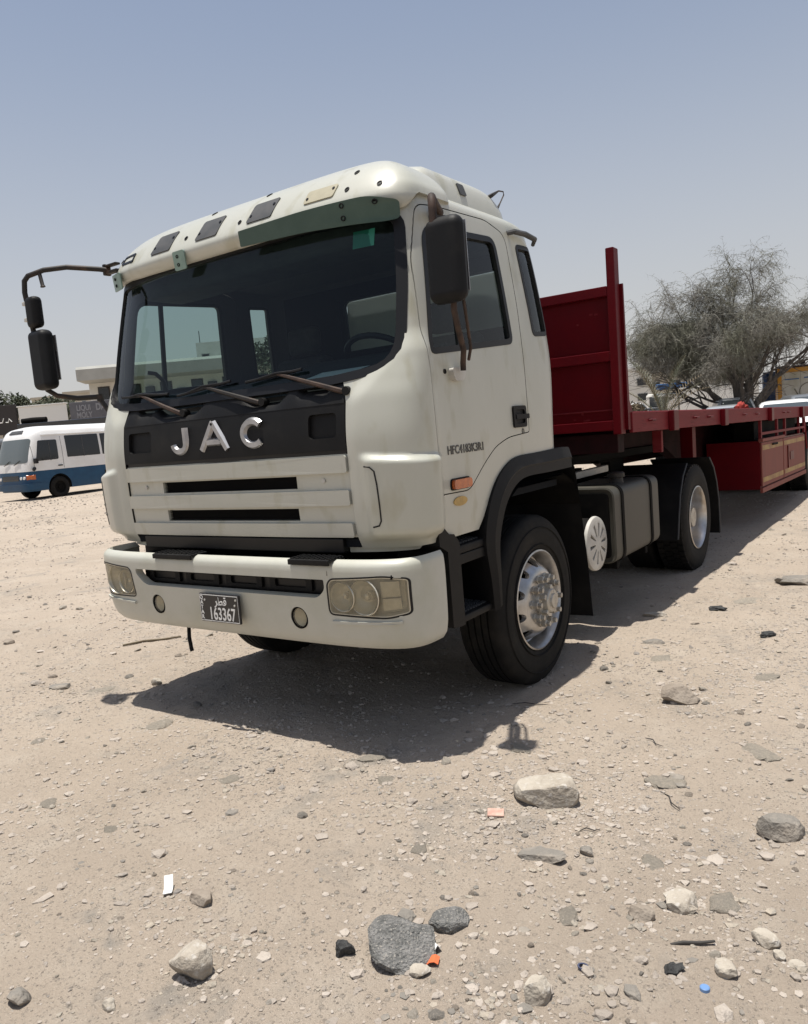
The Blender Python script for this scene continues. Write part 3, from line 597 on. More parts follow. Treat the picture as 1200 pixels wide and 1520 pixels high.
bar_letter('letter_a', [[(-.14, 1.622), (-.035, 1.770)], [(-.035, 1.770), (.066, 1.617)], [(-.09, 1.663), (.02, 1.663)]], .045)
bar_letter('letter_c', [arcp(.272, 1.692, .074, .062, 42, 318, 22)])
# cowl under the windscreen
cw = MB(); xs = np.linspace(-.88, .88, 89); ring = []
def cow(x):
    h = 0
    for (c0, c1, c2, c3, A) in ((-.90, -.86, -.62, -.50, .055), (-.24, -.12, .14, .27, .06), (.42, .52, .86, .95, .06)): h = max(h, A*min(sm(c0, c1, x), 1-sm(c2, c3, x)))
    for (c0, c1) in ((-.75, -.60), (.58, .78)): h -= .028*sm(c0-.02, c0+.02, x)*(1-sm(c1-.02, c1+.02, x))
    return h
for x in xs:
    h = cow(x); y0 = cab.Yf(x, 1.80)-.006
    ring += [(x, y0, 1.798), (x, y0+.012, 1.818+.35*h), (x, y0+.04, 1.834+h), (x, y0+.09, 1.850+h), (x, y0+.15, 1.855+h*.7), (x, y0+.19, 1.79), (x, y0+.03, 1.77)]
n7 = 7; cw.add(ring, [(i*n7+j, i*n7+(j+1) % n7, (i+1)*n7+(j+1) % n7, (i+1)*n7+j) for i in range(88) for j in range(n7)]+[tuple(range(n7)), tuple(88*n7+j for j in range(n7))])
obj('cowl', cw, 'black_plastic', truck, ang=40)
obj('cowl_channel', MB().box(-.98, .98, .24, .40, 1.80, 1.875), 'rubber_seal', truck)
# wipers
for (p, q, b0, b1, m_) in (((-.34, .125, 1.845), (-.735, .118, 1.985), (-.93, .135, 1.985), (-.45, .118, 1.965), 'rust_brown'), ((.30, .12, 1.85), (-.14, .118, 1.975), (-.36, .118, 1.945), (.08, .125, 1.985), 'mirror_tube'), ((.86, .135, 1.855), (.43, .125, 1.985), (.20, .118, 1.965), (.60, .13, 1.99), 'rust_brown')):
    off = Vector((0, .0, .0)); A = MB(); p, q, b0, b1 = map(Vector, (p, q, b0, b1))
    for v in (q, b0, b1): v.y = cab.Yf(v.x, v.z)-.022
    p.y = cab.Yf(p.x, 1.8)+.01
    A.tube([p+Vector((.03, .03, -.01)), p, p.lerp(q, .3)+Vector((0, -.018, .004)), q], [.016, .014, .012, .008], 6); w = obj('wiper', A, m_, truck)
    B = MB(); mid = (b0+b1)/2
    B.tube([b0, b0.lerp(b1, .33)+Vector((0, .004, .0)), b0.lerp(b1, .66)+Vector((0, .004, 0)), b1], .008, 6); B.tube([b0.lerp(b1, .15), q+Vector((0, -.008, .004)), b0.lerp(b1, .85)], .006, 6); obj('wiper_blade', B, 'rubber_seal', w)
    obj('wiper_pivot', MB().lathe([(.0, -.03), (.022, -.03), (.022, .0), (.014, .02), (0, .02)], (p.x+.03, p.y+.02, p.z), 'y', n=12, closed=False), 'black_plastic', w)
# white grille panel, its ribs and mesh slots
grl = obj('grille_panel', sprism(MB(), dens([(-.883, 1.135), (.883, 1.135), (.883, 1.552), (-.883, 1.552)], .06), FM, -.035, -.006, (1, .85, .6, .35, .12)), 'white_paint', truck)
cutg = MB()
SL = ((-.54, .54, 1.388, 1.452), (-.53, .53, 1.222, 1.286))
for (x0, x1, z0, z1) in SL: sprism(cutg, dens([(x0, z0), (x1, z0), (x1, z1), (x0, z1)], .06), FM, -.06, .03, (1, .7, .3, .1))
boolean(grl, cutg)
for (z0, z1, d, xe) in ((1.462, 1.546, .014, .878), (1.30, 1.376, .014, .878), (1.142, 1.212, .014, .876)):
    k = MB(); o = dens(rpoly([(-xe, z0), (xe, z0), (xe, z1), (-xe, z1)], .012), .06)
    sprism(k, o, FM, -.01, d, (1, .985, .8, .5, .2)); obj('grille_rib', k, 'white_paint', grl, ang=25)
for (x0, x1, z0, z1) in SL:
    k = MB(); hx = .0125; j = 0; zz = z0
    while zz < z1-.004:
        xx = x0+(.5*hx*1.1 if j % 2 else 0)+.008
        while xx < x1-.006:
            yb_ = cab.Yf(xx, zz)+.020; o = [(xx+.0088*math.cos(a), zz+.006+.0072*math.sin(a)) for a in np.linspace(0, 6.283, 7)[:-1]]; i_ = [(xx+.0058*math.cos(a), zz+.006+.0045*math.sin(a)) for a in np.linspace(0, 6.283, 7)[:-1]]
            n0 = len(k.v); k.v += [(a, yb_, b) for a, b in o]+[(a, yb_, b) for a, b in i_]; k.f += [(n0+q, n0+(q+1) % 6, n0+6+(q+1) % 6, n0+6+q) for q in range(6)]
            xx += .0148
        zz += .0118; j += 1
    ms = obj('grille_mesh', k, 'chassis_dark', grl, smooth=False); ms['kind'] = 'stuff'
for xb in (-.70, .72): bolt_on(FM, xb, 1.425, .012, 'pale_metal', .0)
fw = MB().box(-.885, .885, .28, .34, 1.06, 1.84); fw.box(-.885, .885, .16, .30, 1.085, 1.128); obj('firewall', fw, 'interior_dark', truck)
obj('lower_nose_strip', MB().rbox(-.80, .795, .135, .20, 1.055, 1.13, .008), 'black_gloss', truck)
for s in (1, -1):
    k = MB(); o = [(s*a, b) for a, b in ((.80, 1.055), (1.13, 1.055), (1.16, 1.10), (.80, 1.10))]; low = Hull([(1.0, .165), (1.2, .15)], [(1.0, 1.18), (1.2, 1.19)], [(1.0, 1.2), (1.2, 1.2)], n=4.5, run=.55); sprism(k, dens(o, .04), mapped(low.fmap(), INS), -.03, 0, (1, .6, .2)); obj('lower_corner_trim', k, 'white_paint', truck)
    # side intake: recess with slats on the corner panel
    vo = rpoly([(s*.955, 1.195), (s*1.035, 1.195), (s*1.035, 1.485), (s*.955, 1.485)], [.01, .03, .03, .01]) if s > 0 else rpoly([(-1.115, 1.19), (-1.175, 1.22), (-1.19, 1.48), (-1.125, 1.48)], .012)
    k = MB()
    def FMb(a, b, d, _s=s):
        p_ = Vector(cab_bump(*FM(a, b, 0.0))); n_ = (FM(a, b, .01)-FM(a, b, 0)).normalized(); return p_+n_*d
    if s > 0:
        k.tube([FMb(a, b, .001) for a, b in ((.985, 1.487), (1.012, 1.483), (1.030, 1.462), (1.036, 1.40), (1.038, 1.30), (1.036, 1.225), (1.025, 1.202), (.998, 1.195))], .0042, 6); obj('corner_vent_shade_line', k, 'rubber_seal', truck); vo = dens(vo, .04)  # dark tube stands in for the shadow along the recess edge
        k2 = MB(); sprism(k2, inset(vo, .009), FMb, -.006, -.001, (1, .8, .5, .2)); obj('corner_vent_panel', k2, 'white_paint', truck)
    else:
        vo = dens(vo, .04); sprism(k, vo, FMb, -.004, .003, (1, .5)); obj('corner_vent', k, 'rubber_seal', truck)
        for i in range(3):
            zz = 1.255+i*.065; k2 = MB(); sprism(k2, [(-1.12, zz), (-1.182, zz), (-1.182, zz+.012), (-1.12, zz+.012)], FMb, 0, .008, (1, .4)); obj('vent_slat', k2, 'white_paint', truck)

# ------------------------------------------------ cab interior
INT = empty('cab_interior'); INT.parent = truck
def ipart(name, mbx, m, **kw): return obj(name, mbx, m, INT, **kw)
ipart('floor', MB().box(-1.16, 1.16, .35, 1.9, 1.20, 1.24), 'interior_dark')
wallb = MB()
for b in ((-1.0, -.45, 1.80, 1.815, 1.45, 2.72), (.98, 1.0, 1.80, 1.815, 1.45, 2.72), (-.45, .98, 1.80, 1.815, 1.45, 2.25), (-.45, .98, 1.80, 1.815, 2.62, 2.72)): wallb.box(*b)
ipart('rear_trim', wallb, 'interior_dark')
ipart('headlining', MB().rbox(-1.06, 1.06, .50, 1.80, 2.755, 2.80, .02), 'interior_lining')
ipart('header_shelf', MB().rbox(-1.0, 1.0, .46, .80, 2.60, 2.76, .05, 3), 'interior_grey')
dsh = MB(); dp = [(.33, 1.40), (.33, 1.86), (.42, 1.925), (.60, 1.99), (.74, 2.02), (.82, 1.99), (.86, 1.90), (.80, 1.4)]
dsh.prism(dp, 'x', -1.13, 1.13); ipart('dashboard', dsh, 'interior_grey')
cl = MB(); cl.prism([(.45, 1.90), (.62, 2.03), (.80, 2.085), (.88, 2.04), (.90, 1.9)], 'x', .15, 1.08); ipart('instrument_hood', cl, 'interior_grey')
ipart('paper_sheet', MB().add([(.38, .33, 1.935), (.66, .33, 1.935), (.74, .56, 2.0), (.40, .56, 1.998)], [(0, 1, 2, 3)]), 'paper')
sw = MB(); cen = Vector((.62, .86, 2.03)); ax = Vector((0, -.62, -.78)).normalized(); e1 = Vector((1, 0, 0)); e2 = ax.cross(e1)
sw.tube([cen+(e1*math.cos(a)+e2*math.sin(a))*.235 for a in np.linspace(0, 2*math.pi, 41)], .017, 8, False)
for a in (0.2, 2.9, 4.71): sw.tube([cen+ax*.03, cen+(e1*math.cos(a)+e2*math.sin(a))*.23], .014, 6)
sw.tube([cen+ax*.03, cen+ax*.5], .04, 8); ipart('steering_wheel', sw, 'rubber_seal')
for sx in (.62, -.62):
    st = empty('seat'); st.parent = INT
    k = MB().rbox(sx-.25, sx+.25, 1.02, 1.5, 1.55, 1.72, .06, 3); k.rbox(sx-.18, sx+.18, 1.1, 1.45, 1.22, 1.56, .03); b_ = k.mesh('seat_cushion'); oo = obj('seat_cushion', b_, 'seat_cloth', INT)
    bpy.data.objects.remove(st)
    k = MB().rbox(sx-.25, sx+.25, 1.48, 1.64, 1.66, 2.22, .06, 3); obj('seat_back', k, 'seat_cloth', INT)
    k = MB().rbox(sx-.14, sx+.14, 1.52, 1.63, 2.24, 2.44, .045, 3); obj('headrest', k, 'seat_cloth', INT)
for s in (1, -1):
    k = MB(); k.tube([(s*1.09, .52, 2.16), (s*1.06, .56, 2.15), (s*1.04, .60, 2.10), (s*1.04, .62, 1.98), (s*1.06, .61, 1.93), (s*1.09, .56, 1.91)], .014, 8); obj('door_pull', k, 'rubber_seal', door_meshes[s])
    k = MB(); sprism(k, dens(rpoly([(.45, 1.35), (.70, 1.33), (.95, 1.52), (1.40, 1.6), (1.38, 2.04), (.44, 1.96)], .03), .06), SM[s], -.055, -.034, (1, .5)); obj('door_trim', k, 'interior_dark', door_meshes[s])

# ------------------------------------------------ bumper
bmp = Hull([(.60, .055), (.635, .03), (.70, .012), (.80, .0), (.95, -.012), (1.01, -.012), (1.035, .005), (1.045, .03)], [(.60, 1.20), (.635, 1.225), (.72, 1.238), (.95, 1.242), (1.02, 1.238), (1.045, 1.222)], [(.60, .75), (1.045, .75)], n=5.0, nb=20, run=.52, runb=.1)
BM = mapped(bmp.fmap(), (0, .5, .85)); BS = {s: mapped(bmp.smap(s), (0, .5, .85)) for s in (1, -1)}
bum = obj('bumper', bmp.mb([.60, .612, .635, .66, .70, .75, .80, .85, .90, .95, .985, 1.01, 1.025, 1.038, 1.045], 70, 8, 6, top=False, bottom=False), 'bumper_paint', truck)
md = bum.modifiers.new('s', 'SOLIDIFY'); md.thickness = .05; md.offset = -1
dg = bpy.context.evaluated_depsgraph_get(); dg.update(); me = bpy.data.meshes.new_from_object(bum.evaluated_get(dg)); bum.modifiers.clear(); bum.data = me
cutb = MB(); cutb.box(-1.5, 1.5, .36, 1.0, .4, 1.3)
SLOT = dens(rpoly([(-.655, .855), (.715, .855), (.765, .90), (.765, .95), (-.735, .95), (-.735, .92)], [.04, .03, .02, .01, .01, .03]), .05); sprism(cutb, SLOT, BM, -.12, .05, (1, .6, .2))
HLO = {1: dens(rpoly([(.775, .775), (1.10, .765), (1.20, .785), (1.205, .955), (1.10, .97), (.81, .955), (.785, .93)], [.03, .03, .02, .02, .03, .03, .02]), .04)}
HLO[-1] = [(-a, b) for a, b in HLO[1]]
for s in (1, -1):
    sprism(cutb, HLO[s], BM, -.075, .05, (1, .6, .2)); sprism(cutb, [(s*.567+.058*math.cos(a), .742+.058*math.sin(a)) for a in np.linspace(0, 6.283, 25)[:-1]], BM, -.09, .05, (1, .5))
boolean(bum, cutb)
k = MB().box(-.76, .78, .08, .10, .84, .96)
k2 = MB()
for (x0, x1) in ((-.70, -.42), (-.36, -.08), (-.02, .26), (.32, .62)): sring(k2, rpoly([(x0, .868), (x1, .868), (x1, .938), (x0, .938)], .015), rpoly([(x0+.04, .885), (x1-.04, .885), (x1-.04, .925), (x0+.04, .925)], .012), lambda a, b, d: Vector((a, .078-d, b)), 0, .012)
obj('bumper_slot_backing', k, 'black_gloss', bum); obj('bumper_slot_frames', k2, 'black_plastic', bum)
for s in (1, -1):
    hl = empty('headlight'); hl.parent = bum
    k = MB(); sprism(k, inset(HLO[s], -.002), BM, -.074, -.06, (1, .5)); sring(k, HLO[s], inset(HLO[s], .008), BM, -.07, -.001); obj('lamp_housing', k, 'lamp_reflector', hl)
    for (cx, rr_) in ((.862, .072), (.985, .086)):
        k = MB(); cy_ = bmp.Yf(s*cx, .865)
        k.lathe([(rr_, -.008), (rr_*.97, .0), (rr_*.86, .03), (rr_*.6, .05), (rr_*.3, .06), (rr_*.28, .035), (0.0001, .03)], (s*cx, cy_+.008, .865), 'y', n=28, closed=False); obj('lamp_bowl', k, 'lamp_reflector', hl)
        k = MB(); k.lathe([(rr_*1.02, -.004), (rr_*1.06, .0), (rr_*1.02, .006), (rr_*.96, .002)], (s*cx, cy_+.006, .865), 'y', n=28); obj('lamp_rim', k, 'lamp_bulb', hl)
        k = MB(); k.lathe([(.0001, -.0), (rr_*.18, .005), (rr_*.24, .02), (rr_*.2, .04)], (s*cx, cy_+.018, .865), 'y', n=16, closed=False); obj('bulb', k, 'lamp_bulb', hl)
    k = MB(); sprism(k, [(s*1.075, .862), (s*1.165, .866), (s*1.165, .94), (s*1.075, .94)], BM, -.05, -.02, (1, .8, .3)); sprism(k, [(s*1.075, .795), (s*1.165, .805), (s*1.165, .857), (s*1.075, .853)], BM, -.05, -.02, (1, .8, .3)); obj('side_reflectors', k, 'lamp_reflector', hl)
    k = MB(); sheet(k, inset(HLO[s], .003), BM, -.003); obj('lamp_lens', k, 'clear_lens', hl)
    k = MB(); sring(k, inset(HLO[s], -.004), inset(HLO[s], .004), BM, -.01, .0015); obj('lamp_gasket', k, 'rubber_seal', hl)
    fg = empty('fog_lamp'); fg.parent = bum; cy_ = bmp.Yf(s*.567, .742)
    obj('lamp_bowl', MB().lathe([(.058, .0), (.05, .008), (.03, .016), (.0001, .02)], (s*.567, cy_+.012, .742), 'y', n=26, closed=False), 'lamp_reflector', fg)
    obj('lamp_ring', MB().lathe([(.050, -.006), (.0585, -.002), (.0585, .02), (.05, .02)], (s*.567, cy_+.006, .742), 'y', n=26), 'chassis_dark', fg)
    obj('lamp_lens', MB().lathe([(.0001, -.008), (.03, -.005), (.05, .0)], (s*.567, cy_+.008, .742), 'y', n=26, closed=False), 'clear_lens', fg)
    k = MB(); o = [(s*a, b) for a, b in ((.79, .728), (1.16, .74), (1.16, .752), (.79, .744))]; sprism(k, dens(o, .05), BM, -.004, .014, (1, .5, .1)); obj('headlight_lip', k, 'bumper_paint', bum)
    # tread pads on the bumper edge
    xc = -.36 if s < 0 else .69
    w_ = .17 if s < 0 else .135; k = MB().rbox(xc-w_, xc+w_, -.022, .10, 1.036, 1.052, .006)
    for i in range(8):
        for j in range(5): k.box(xc-w_+.012+i*(2*w_/8), xc-w_+.012+i*(2*w_/8)+.022, -.016+j*.022, -.006+j*.022, 1.05, 1.0575)
    k.rbox(xc-w_, xc+w_, -.026, -.014, 1.022, 1.05, .004); obj('step_pad', k, 'grey_panel' if False else 'black_plastic', bum)
k = MB(); sprism(k, dens([(.79, 1.0405), (.793, 1.0405), (.793, .97), (.79, .97)], .05), BM, -.001, .0012, (1, .5)); obj('panel_seam', k, 'rubber_seal', bum)
sprism(MB(), HLO[1], BM, 0, .01)
obj('bumper_light_block', MB().box(-1.14, 1.14, .055, .62, .955, .975), 'chassis_dark', bum)  # opaque plate added to stop sunlight leaking through the gap behind the bumper
obj('under_tray', MB().box(-.95, .95, .30, 1.2, .70, .72), 'chassis_dark', ch_later) if False else None
# number plate
pl = obj('number_plate', MB().rbox(-.145, .172, -.034, -.018, .682, .842, .006), 'plate_black', bum)
k = MB()
o = [(-.139, .688), (.166, .688), (.166, .836), (-.139, .836)]; sring(k, o, inset(o, .004), lambda a, b, d: Vector((a, -.034-d, b)), -.001, .001); obj('plate_border', k, 'plate_white', pl)
text('plate_number', '163367', .098, (.035, -.0345, .728), (1, 0, 0), (0, 0, 1), 'plate_white', pl, .001, .0012, sx=.72)
text('plate_arabic', '\uFEAE\uFEC4\uFED7', .062, (.03, -.0345, .80), (1, 0, 0), (0, 0, 1), 'plate_white', pl, .001, .001)
for i, ch in enumerate('QATAR'): text('plate_letter', ch, .030, (-.124, -.0345, .818-.0275*i), (1, 0, 0), (0, 0, 1), 'plate_white', pl, .001, .0008)
for (a, b) in ((-.098, .805), (.14, .785), (.15, .815)): obj('plate_screw', MB().disc_prism((a, b), .006, 'y', -.037, -.03, 10), 'pale_metal', pl)
obj('hanging_strap', MB().tube([(-.47, .16, .66), (-.47, .13, .60), (-.455, .11, .52), (-.435, .10, .46), (-.43, .10, .44)], .012, 6), 'rubber', bum)
obj('drain_pipe', MB().tube([(1.06, .22, .68), (1.06, .22, .585)], .012, 8), 'pale_metal', bum)

# ------------------------------------------------ mirrors
mr = empty('side_mirror'); mr.parent = truck
k = MB().rbox(1.28, 1.475, .305, .405, 2.205, 2.60, .05, 4)
for i, v in enumerate(k.v):
    x, y, z = v; t = (z-2.215)/.4; k.v[i] = (x+.01*(1-t), y+.02*t, z)
obj('mirror_housing', k, 'black_plastic', mr); obj('mirror_glass', MB().rbox(1.32, 1.46, .424, .430, 2.26, 2.58, .002), 'chrome', mr)
k = MB().tube([(1.335, .35, 2.56), (1.335, .35, 2.64), (1.332, .355, 2.675), (1.32, .375, 2.70), (1.295, .42, 2.708), (1.21, .60, 2.715), (1.17, .68, 2.715)], [.019, .019, .019, .020, .019, .018, .022], 10)
obj('mirror_arm', k, 'rust_brown', mr); k = MB()
k.tube([(1.375, .41, 2.25), (1.375, .41, 2.18), (1.36, .46, 2.10), (1.31, .58, 2.01), (1.275, .625, 1.955), (1.27, .63, 1.915)], .015, 10)
obj('mirror_arm', k, 'rust_brown', mr); k = MB().tube([(1.41, .44, 2.25), (1.34, .60, 2.02), (1.30, .64, 1.965)], .008, 8)
obj('mirror_arm', k, 'rust_brown', mr)
k = MB(); sprism(k, rpoly([(.575, 1.905), (.595, 1.865), (.675, 1.868), (.70, 1.905), (.70, 1.935), (.575, 1.93)], .015), SM[1], 0, .03, (1, .9, .5)); obj('mirror_bracket', k, 'pale_metal', mr)
k = MB(); sprism(k, rpoly([(.60, 2.655), (.72, 2.66), (.72, 2.70), (.60, 2.69)], .01), SM[1], -.004, .035, (1, .6)); obj('mirror_bracket', k, 'mirror_tube', mr)
bolt_on(SM[1], .54, 1.915, .013)
ml = empty('side_mirror'); ml.parent = truck
k = MB().tube([(-1.14, .36, 2.815), (-1.17, .30, 2.822), (-1.30, .16, 2.842), (-1.395, .06, 2.83), (-1.47, -.005, 2.80), (-1.492, -.02, 2.77), (-1.497, -.025, 2.70), (-1.48, -.01, 2.45), (-1.463, .0, 2.30), (-1.455, .0, 2.13), (-1.445, .01, 2.085), (-1.41, .05, 2.045), (-1.33, .14, 2.02), (-1.24, .24, 2.02)], .0165, 10)
obj('mirror_arm', k, 'mirror_tube', ml); k = MB(); k.tube([(-1.42, .04, 2.83), (-1.41, .04, 2.80), (-1.395, .04, 2.735), (-1.393, .04, 2.725)], [.012, .012, .012, .017], 8)
obj('mirror_arm', k, 'mirror_tube', ml); k = MB().tube([(-1.24, .24, 2.035), (-1.235, .24, 1.99)], .022, 8); obj('mirror_joint', k, 'mirror_tube', ml); k = MB().tube([(-1.24, .24, 2.01), (-1.20, .255, 1.94), (-1.13, .27, 1.86)], .0155, 8); obj('mirror_arm', k, 'mirror_tube', ml)
k = MB().rbox(-1.16, -1.04, .335, .375, 2.79, 2.81, .006); k.rbox(-1.16, -1.04, .335, .375, 2.835, 2.85, .006); k.rbox(-1.175, -1.15, .33, .38, 2.785, 2.855, .006); obj('mirror_bracket', k, 'mirror_tube', ml)
k = MB().rbox(-1.485, -1.375, -.055, .02, 2.47, 2.665, .03, 3); obj('wide_angle_mirror', k, 'black_plastic', ml)
k = MB().rbox(-1.50, -1.325, -.06, .04, 2.08, 2.455, .04, 4)
for i, v in enumerate(k.v):
    x, y, z = v; t = (2.455-z)/.375; k.v[i] = (x+.035*t, y-.02*t, z)
obj('mirror_housing', k, 'black_plastic', ml); obj('mirror_glass', MB().rbox(-1.465, -1.33, .04, .046, 2.14, 2.42, .002), 'chrome', ml)
for zz in (2.63, 2.53): obj('mirror_clamp', MB().rbox(-1.515, -1.465, -.045, .015, zz-.012, zz+.012, .004), 'pale_metal', ml)

# ------------------------------------------------ wheels
def tyre_prof(R=.53, W=.29, groove=True):
    h = W/2; P = [(.292, -.03), (.300, -.012), (.325, .0), (.37, .010), (.385, .0085), (.40, .012), (.43, .011), (.47, .004), (R-.022, -.008), (R-.008, -.022), (R, -.04)]
    if groove:
        for g in (-.075, -.12, -.165, -.21): P += [(R, g+.006), (R-.013, g+.004), (R-.013, g-.004), (R, g-.006)]
    P += [(R, -W+.04), (R-.008, -W+.022), (R-.022, -W+.008), (.47, -W-.004), (.37, -W-.01), (.30, -W+.02), (.292, -W+.05)]
    return P
def front_wheel(s):
    w = empty('wheel'); w.parent = truck; c = (s*1.172, 1.5115, .5246)
    obj('tyre', MB().lathe(tyre_prof(), c, 'x', s, 72), 'rubber', w, ang=45)
    for rr_ in (.345, .452): obj('sidewall_rib', MB().lathe([(rr_-.004, .006), (rr_, .0145), (rr_+.004, .006)], c, 'x', s, 64), 'rubber', w)
    rim = obj('rim', MB().lathe([(.298, -.03), (.311, -.012), (.312, .004), (.303, .007), (.296, -.004), (.288, -.02), (.281, -.05), (.276, -.095), (.268, -.10), (.250, -.066), (.225, -.022), (.205, .004), (.188, .016), (.165, .020), (.10, .022), (.095, -.0), (.16, -.01), (.21, -.03), (.25, -.10), (.272, -.13), (.292, -.10)], c, 'x', s, 60), 'wheel_metal', w, ang=30)
    cut = MB()
    for k in range(10):
        a = 2*math.pi*(k+.5)/10; cut.disc_prism((c[1]+.236*math.cos(a), c[2]+.236*math.sin(a)), .031, 'x', s*.9, s*1.4, 16)
    boolean(rim, cut)
    obj('brake_drum', MB().lathe([(.0001, -.13), (.20, -.13), (.2, -.26), (.0001, -.26)], c, 'x', s, 30, False), 'chassis_dark', w)
    hub = obj('hub', MB().lathe([(.105, .0), (.105, .03), (.098, .045), (.078, .052), (.074, .085), (.068, .092), (.045, .094), (.042, .105), (.0001, .107)], c, 'x', s, 30, False), 'hub_metal', w, ang=30)
    for k in range(5):
        a = 2*math.pi*k/5+.2; q = MB().rbox(-.016, .016, .05, .098, 0, .02, .004); T = Matrix.Rotation(a, 3, 'X')
        q.v = [(c[0]+s*(.045+v[2]*1.9), c[1]+v[1]*math.cos(a)-v[0]*math.sin(a), c[2]+v[1]*math.sin(a)+v[0]*math.cos(a)) for v in q.v]; obj('hub_rib', q, 'hub_metal', hub)
    for k in range(10):
        a = 2*math.pi*k/10; b = (c[0], c[1]+.143*math.cos(a), c[2]+.143*math.sin(a))
        obj('wheel_nut', MB().lathe([(.028, .018), (.028, .028), (.023, .03), (.023, .060), (.016, .064), (.016, .086), (.0001, .088)], b, 'x', s, 6, False), 'hub_metal', w, smooth=False)
    return w
def block_tread(w, c, s, R=.53, W=.28):
    k = MB(); N = 46
    for i in range(N):
        for j in range(4):
            a0 = 2*math.pi*(i+(.5 if j % 2 else 0))/N; a1 = a0+2*math.pi/N*.66; x0 = -.015-j*.064; x1 = x0-.054
            vs = [(c[0]+s*xx, c[1]+r*math.cos(a), c[2]+r*math.sin(a)) for xx in (x0, x1) for r in (R-.02, R) for a in (a0, a1)]
            k.add(vs, [(0, 1, 3, 2), (4, 6, 7, 5), (0, 4, 5, 1), (2, 3, 7, 6), (0, 2, 6, 4), (1, 5, 7, 3)])
    o = obj('tread', k, 'rubber', w, smooth=False); o['kind'] = 'stuff'; return o
def rear_wheel(s, y=5.1418, parent=None, zc=.5246, ox=1.176, R=.53):
    w = empty('wheel'); w.parent = parent or truck; c = (s*ox, y, zc)
    for i in range(2):
        cc = (s*(ox-.335*i), y, zc); t = obj('tyre', MB().lathe([(r-(.012 if r > R-.002 else 0), a) for r, a in tyre_prof(R, .28, False)], cc, 'x', s, 64), 'rubber', w, ang=45)
        if i == 0: block_tread(w, cc, s, R)
    obj('rim', MB().lathe([(.298, -.03), (.312, -.01), (.314, .006), (.304, .010), (.296, -.002), (.287, -.03), (.280, -.08), (.272, -.16), (.262, -.175), (.235, -.185), (.20, -.178), (.17, -.17), (.11, -.165), (.10, -.20), (.25, -.21), (.30, -.20)], c, 'x', s, 56), 'rear_wheel_metal', w, ang=30)
    obj('hub', MB().lathe([(.115, -.17), (.115, -.10), (.10, -.07), (.095, -.04), (.0001, -.035)], c, 'x', s, 28, False), 'hub_metal', w, ang=30)
    for k in range(10):
        a = 2*math.pi*k/10; b = (c[0], c[1]+.143*math.cos(a), c[2]+.143*math.sin(a))
        obj('wheel_nut', MB().lathe([(.02, -.17), (.02, -.135), (.012, -.13), (.0001, -.128)], b, 'x', s, 8, False), 'hub_metal', w)
    return w
for s in (1, -1): front_wheel(s); rear_wheel(s)

# ------------------------------------------------ chassis, steps, fenders, tank
ch = empty('chassis'); ch.parent = truck
for s in (1, -1):
    obj('frame_rail', MB().rbox(s*.43-.04, s*.43+.04, .5, 6.05, .74, 1.0, .008), 'chassis_dark', ch)
k = MB().rbox(-.36, .36, .45, 1.75, .72, 1.38, .06); obj('engine_block', k, 'chassis_dark', ch)
obj('radiator', MB().rbox(-.5, .5, .42, .52, .62, 1.3, .01), 'chassis_dark', ch)
obj('front_axle', MB().tube([(-1.0, 1.51, .52), (-.6, 1.51, .44), (.6, 1.51, .44), (1.0, 1.51, .52)], .06, 10), 'chassis_dark', ch)
obj('rear_axle', MB().tube([(-.95, 5.14, .525), (-.3, 5.14, .525), (-.2, 5.14, .525), (.2, 5.14, .525), (.3, 5.14, .525), (.95, 5.14, .525)], [.07, .09, .2, .2, .09, .07], 14), 'chassis_dark', ch)
obj('drive_shaft', MB().tube([(0, 1.8, .8), (0, 5.0, .6)], .055, 10), 'chassis_dark', ch)
obj('gearbox', MB().rbox(-.25, .25, 1.7, 2.6, .62, 1.05, .06), 'chassis_dark', ch)
for yy in (2.2, 3.4, 4.3, 5.9): obj('cross_member', MB().rbox(-.40, .40, yy-.05, yy+.05, .78, .96, .01), 'chassis_dark', ch)
for s in (1, -1):
    for (y0, y1) in ((.75, 2.3), (4.4, 5.9)):
        k = MB()
        for i in range(5): k.rbox(s*.52-.04, s*.52+.04, y0+.07*i, y1-.07*i, .66+.022*i-.05, .68+.022*i-.05, .004)
        obj('leaf_spring', k, 'chassis_dark', ch)
fwp = MB(); o = [(-.45, 4.45), (.45, 4.45), (.48, 5.0), (.40, 5.5), (.12, 5.58), (.06, 5.1), (-.06, 5.1), (-.12, 5.58), (-.40, 5.5), (-.48, 5.0)]; fwp.prism(o, 'z', 1.15, 1.19)
for s in (1, -1): fwp.rbox(s*.40-.05, s*.40+.05, 4.75, 5.15, 1.0, 1.15, .01)
obj('fifth_wheel', fwp, 'chassis_dark', ch)
obj('catwalk', MB().rbox(-.6, .6, 2.35, 3.1, 1.02, 1.05, .006), 'chassis_dark', ch)
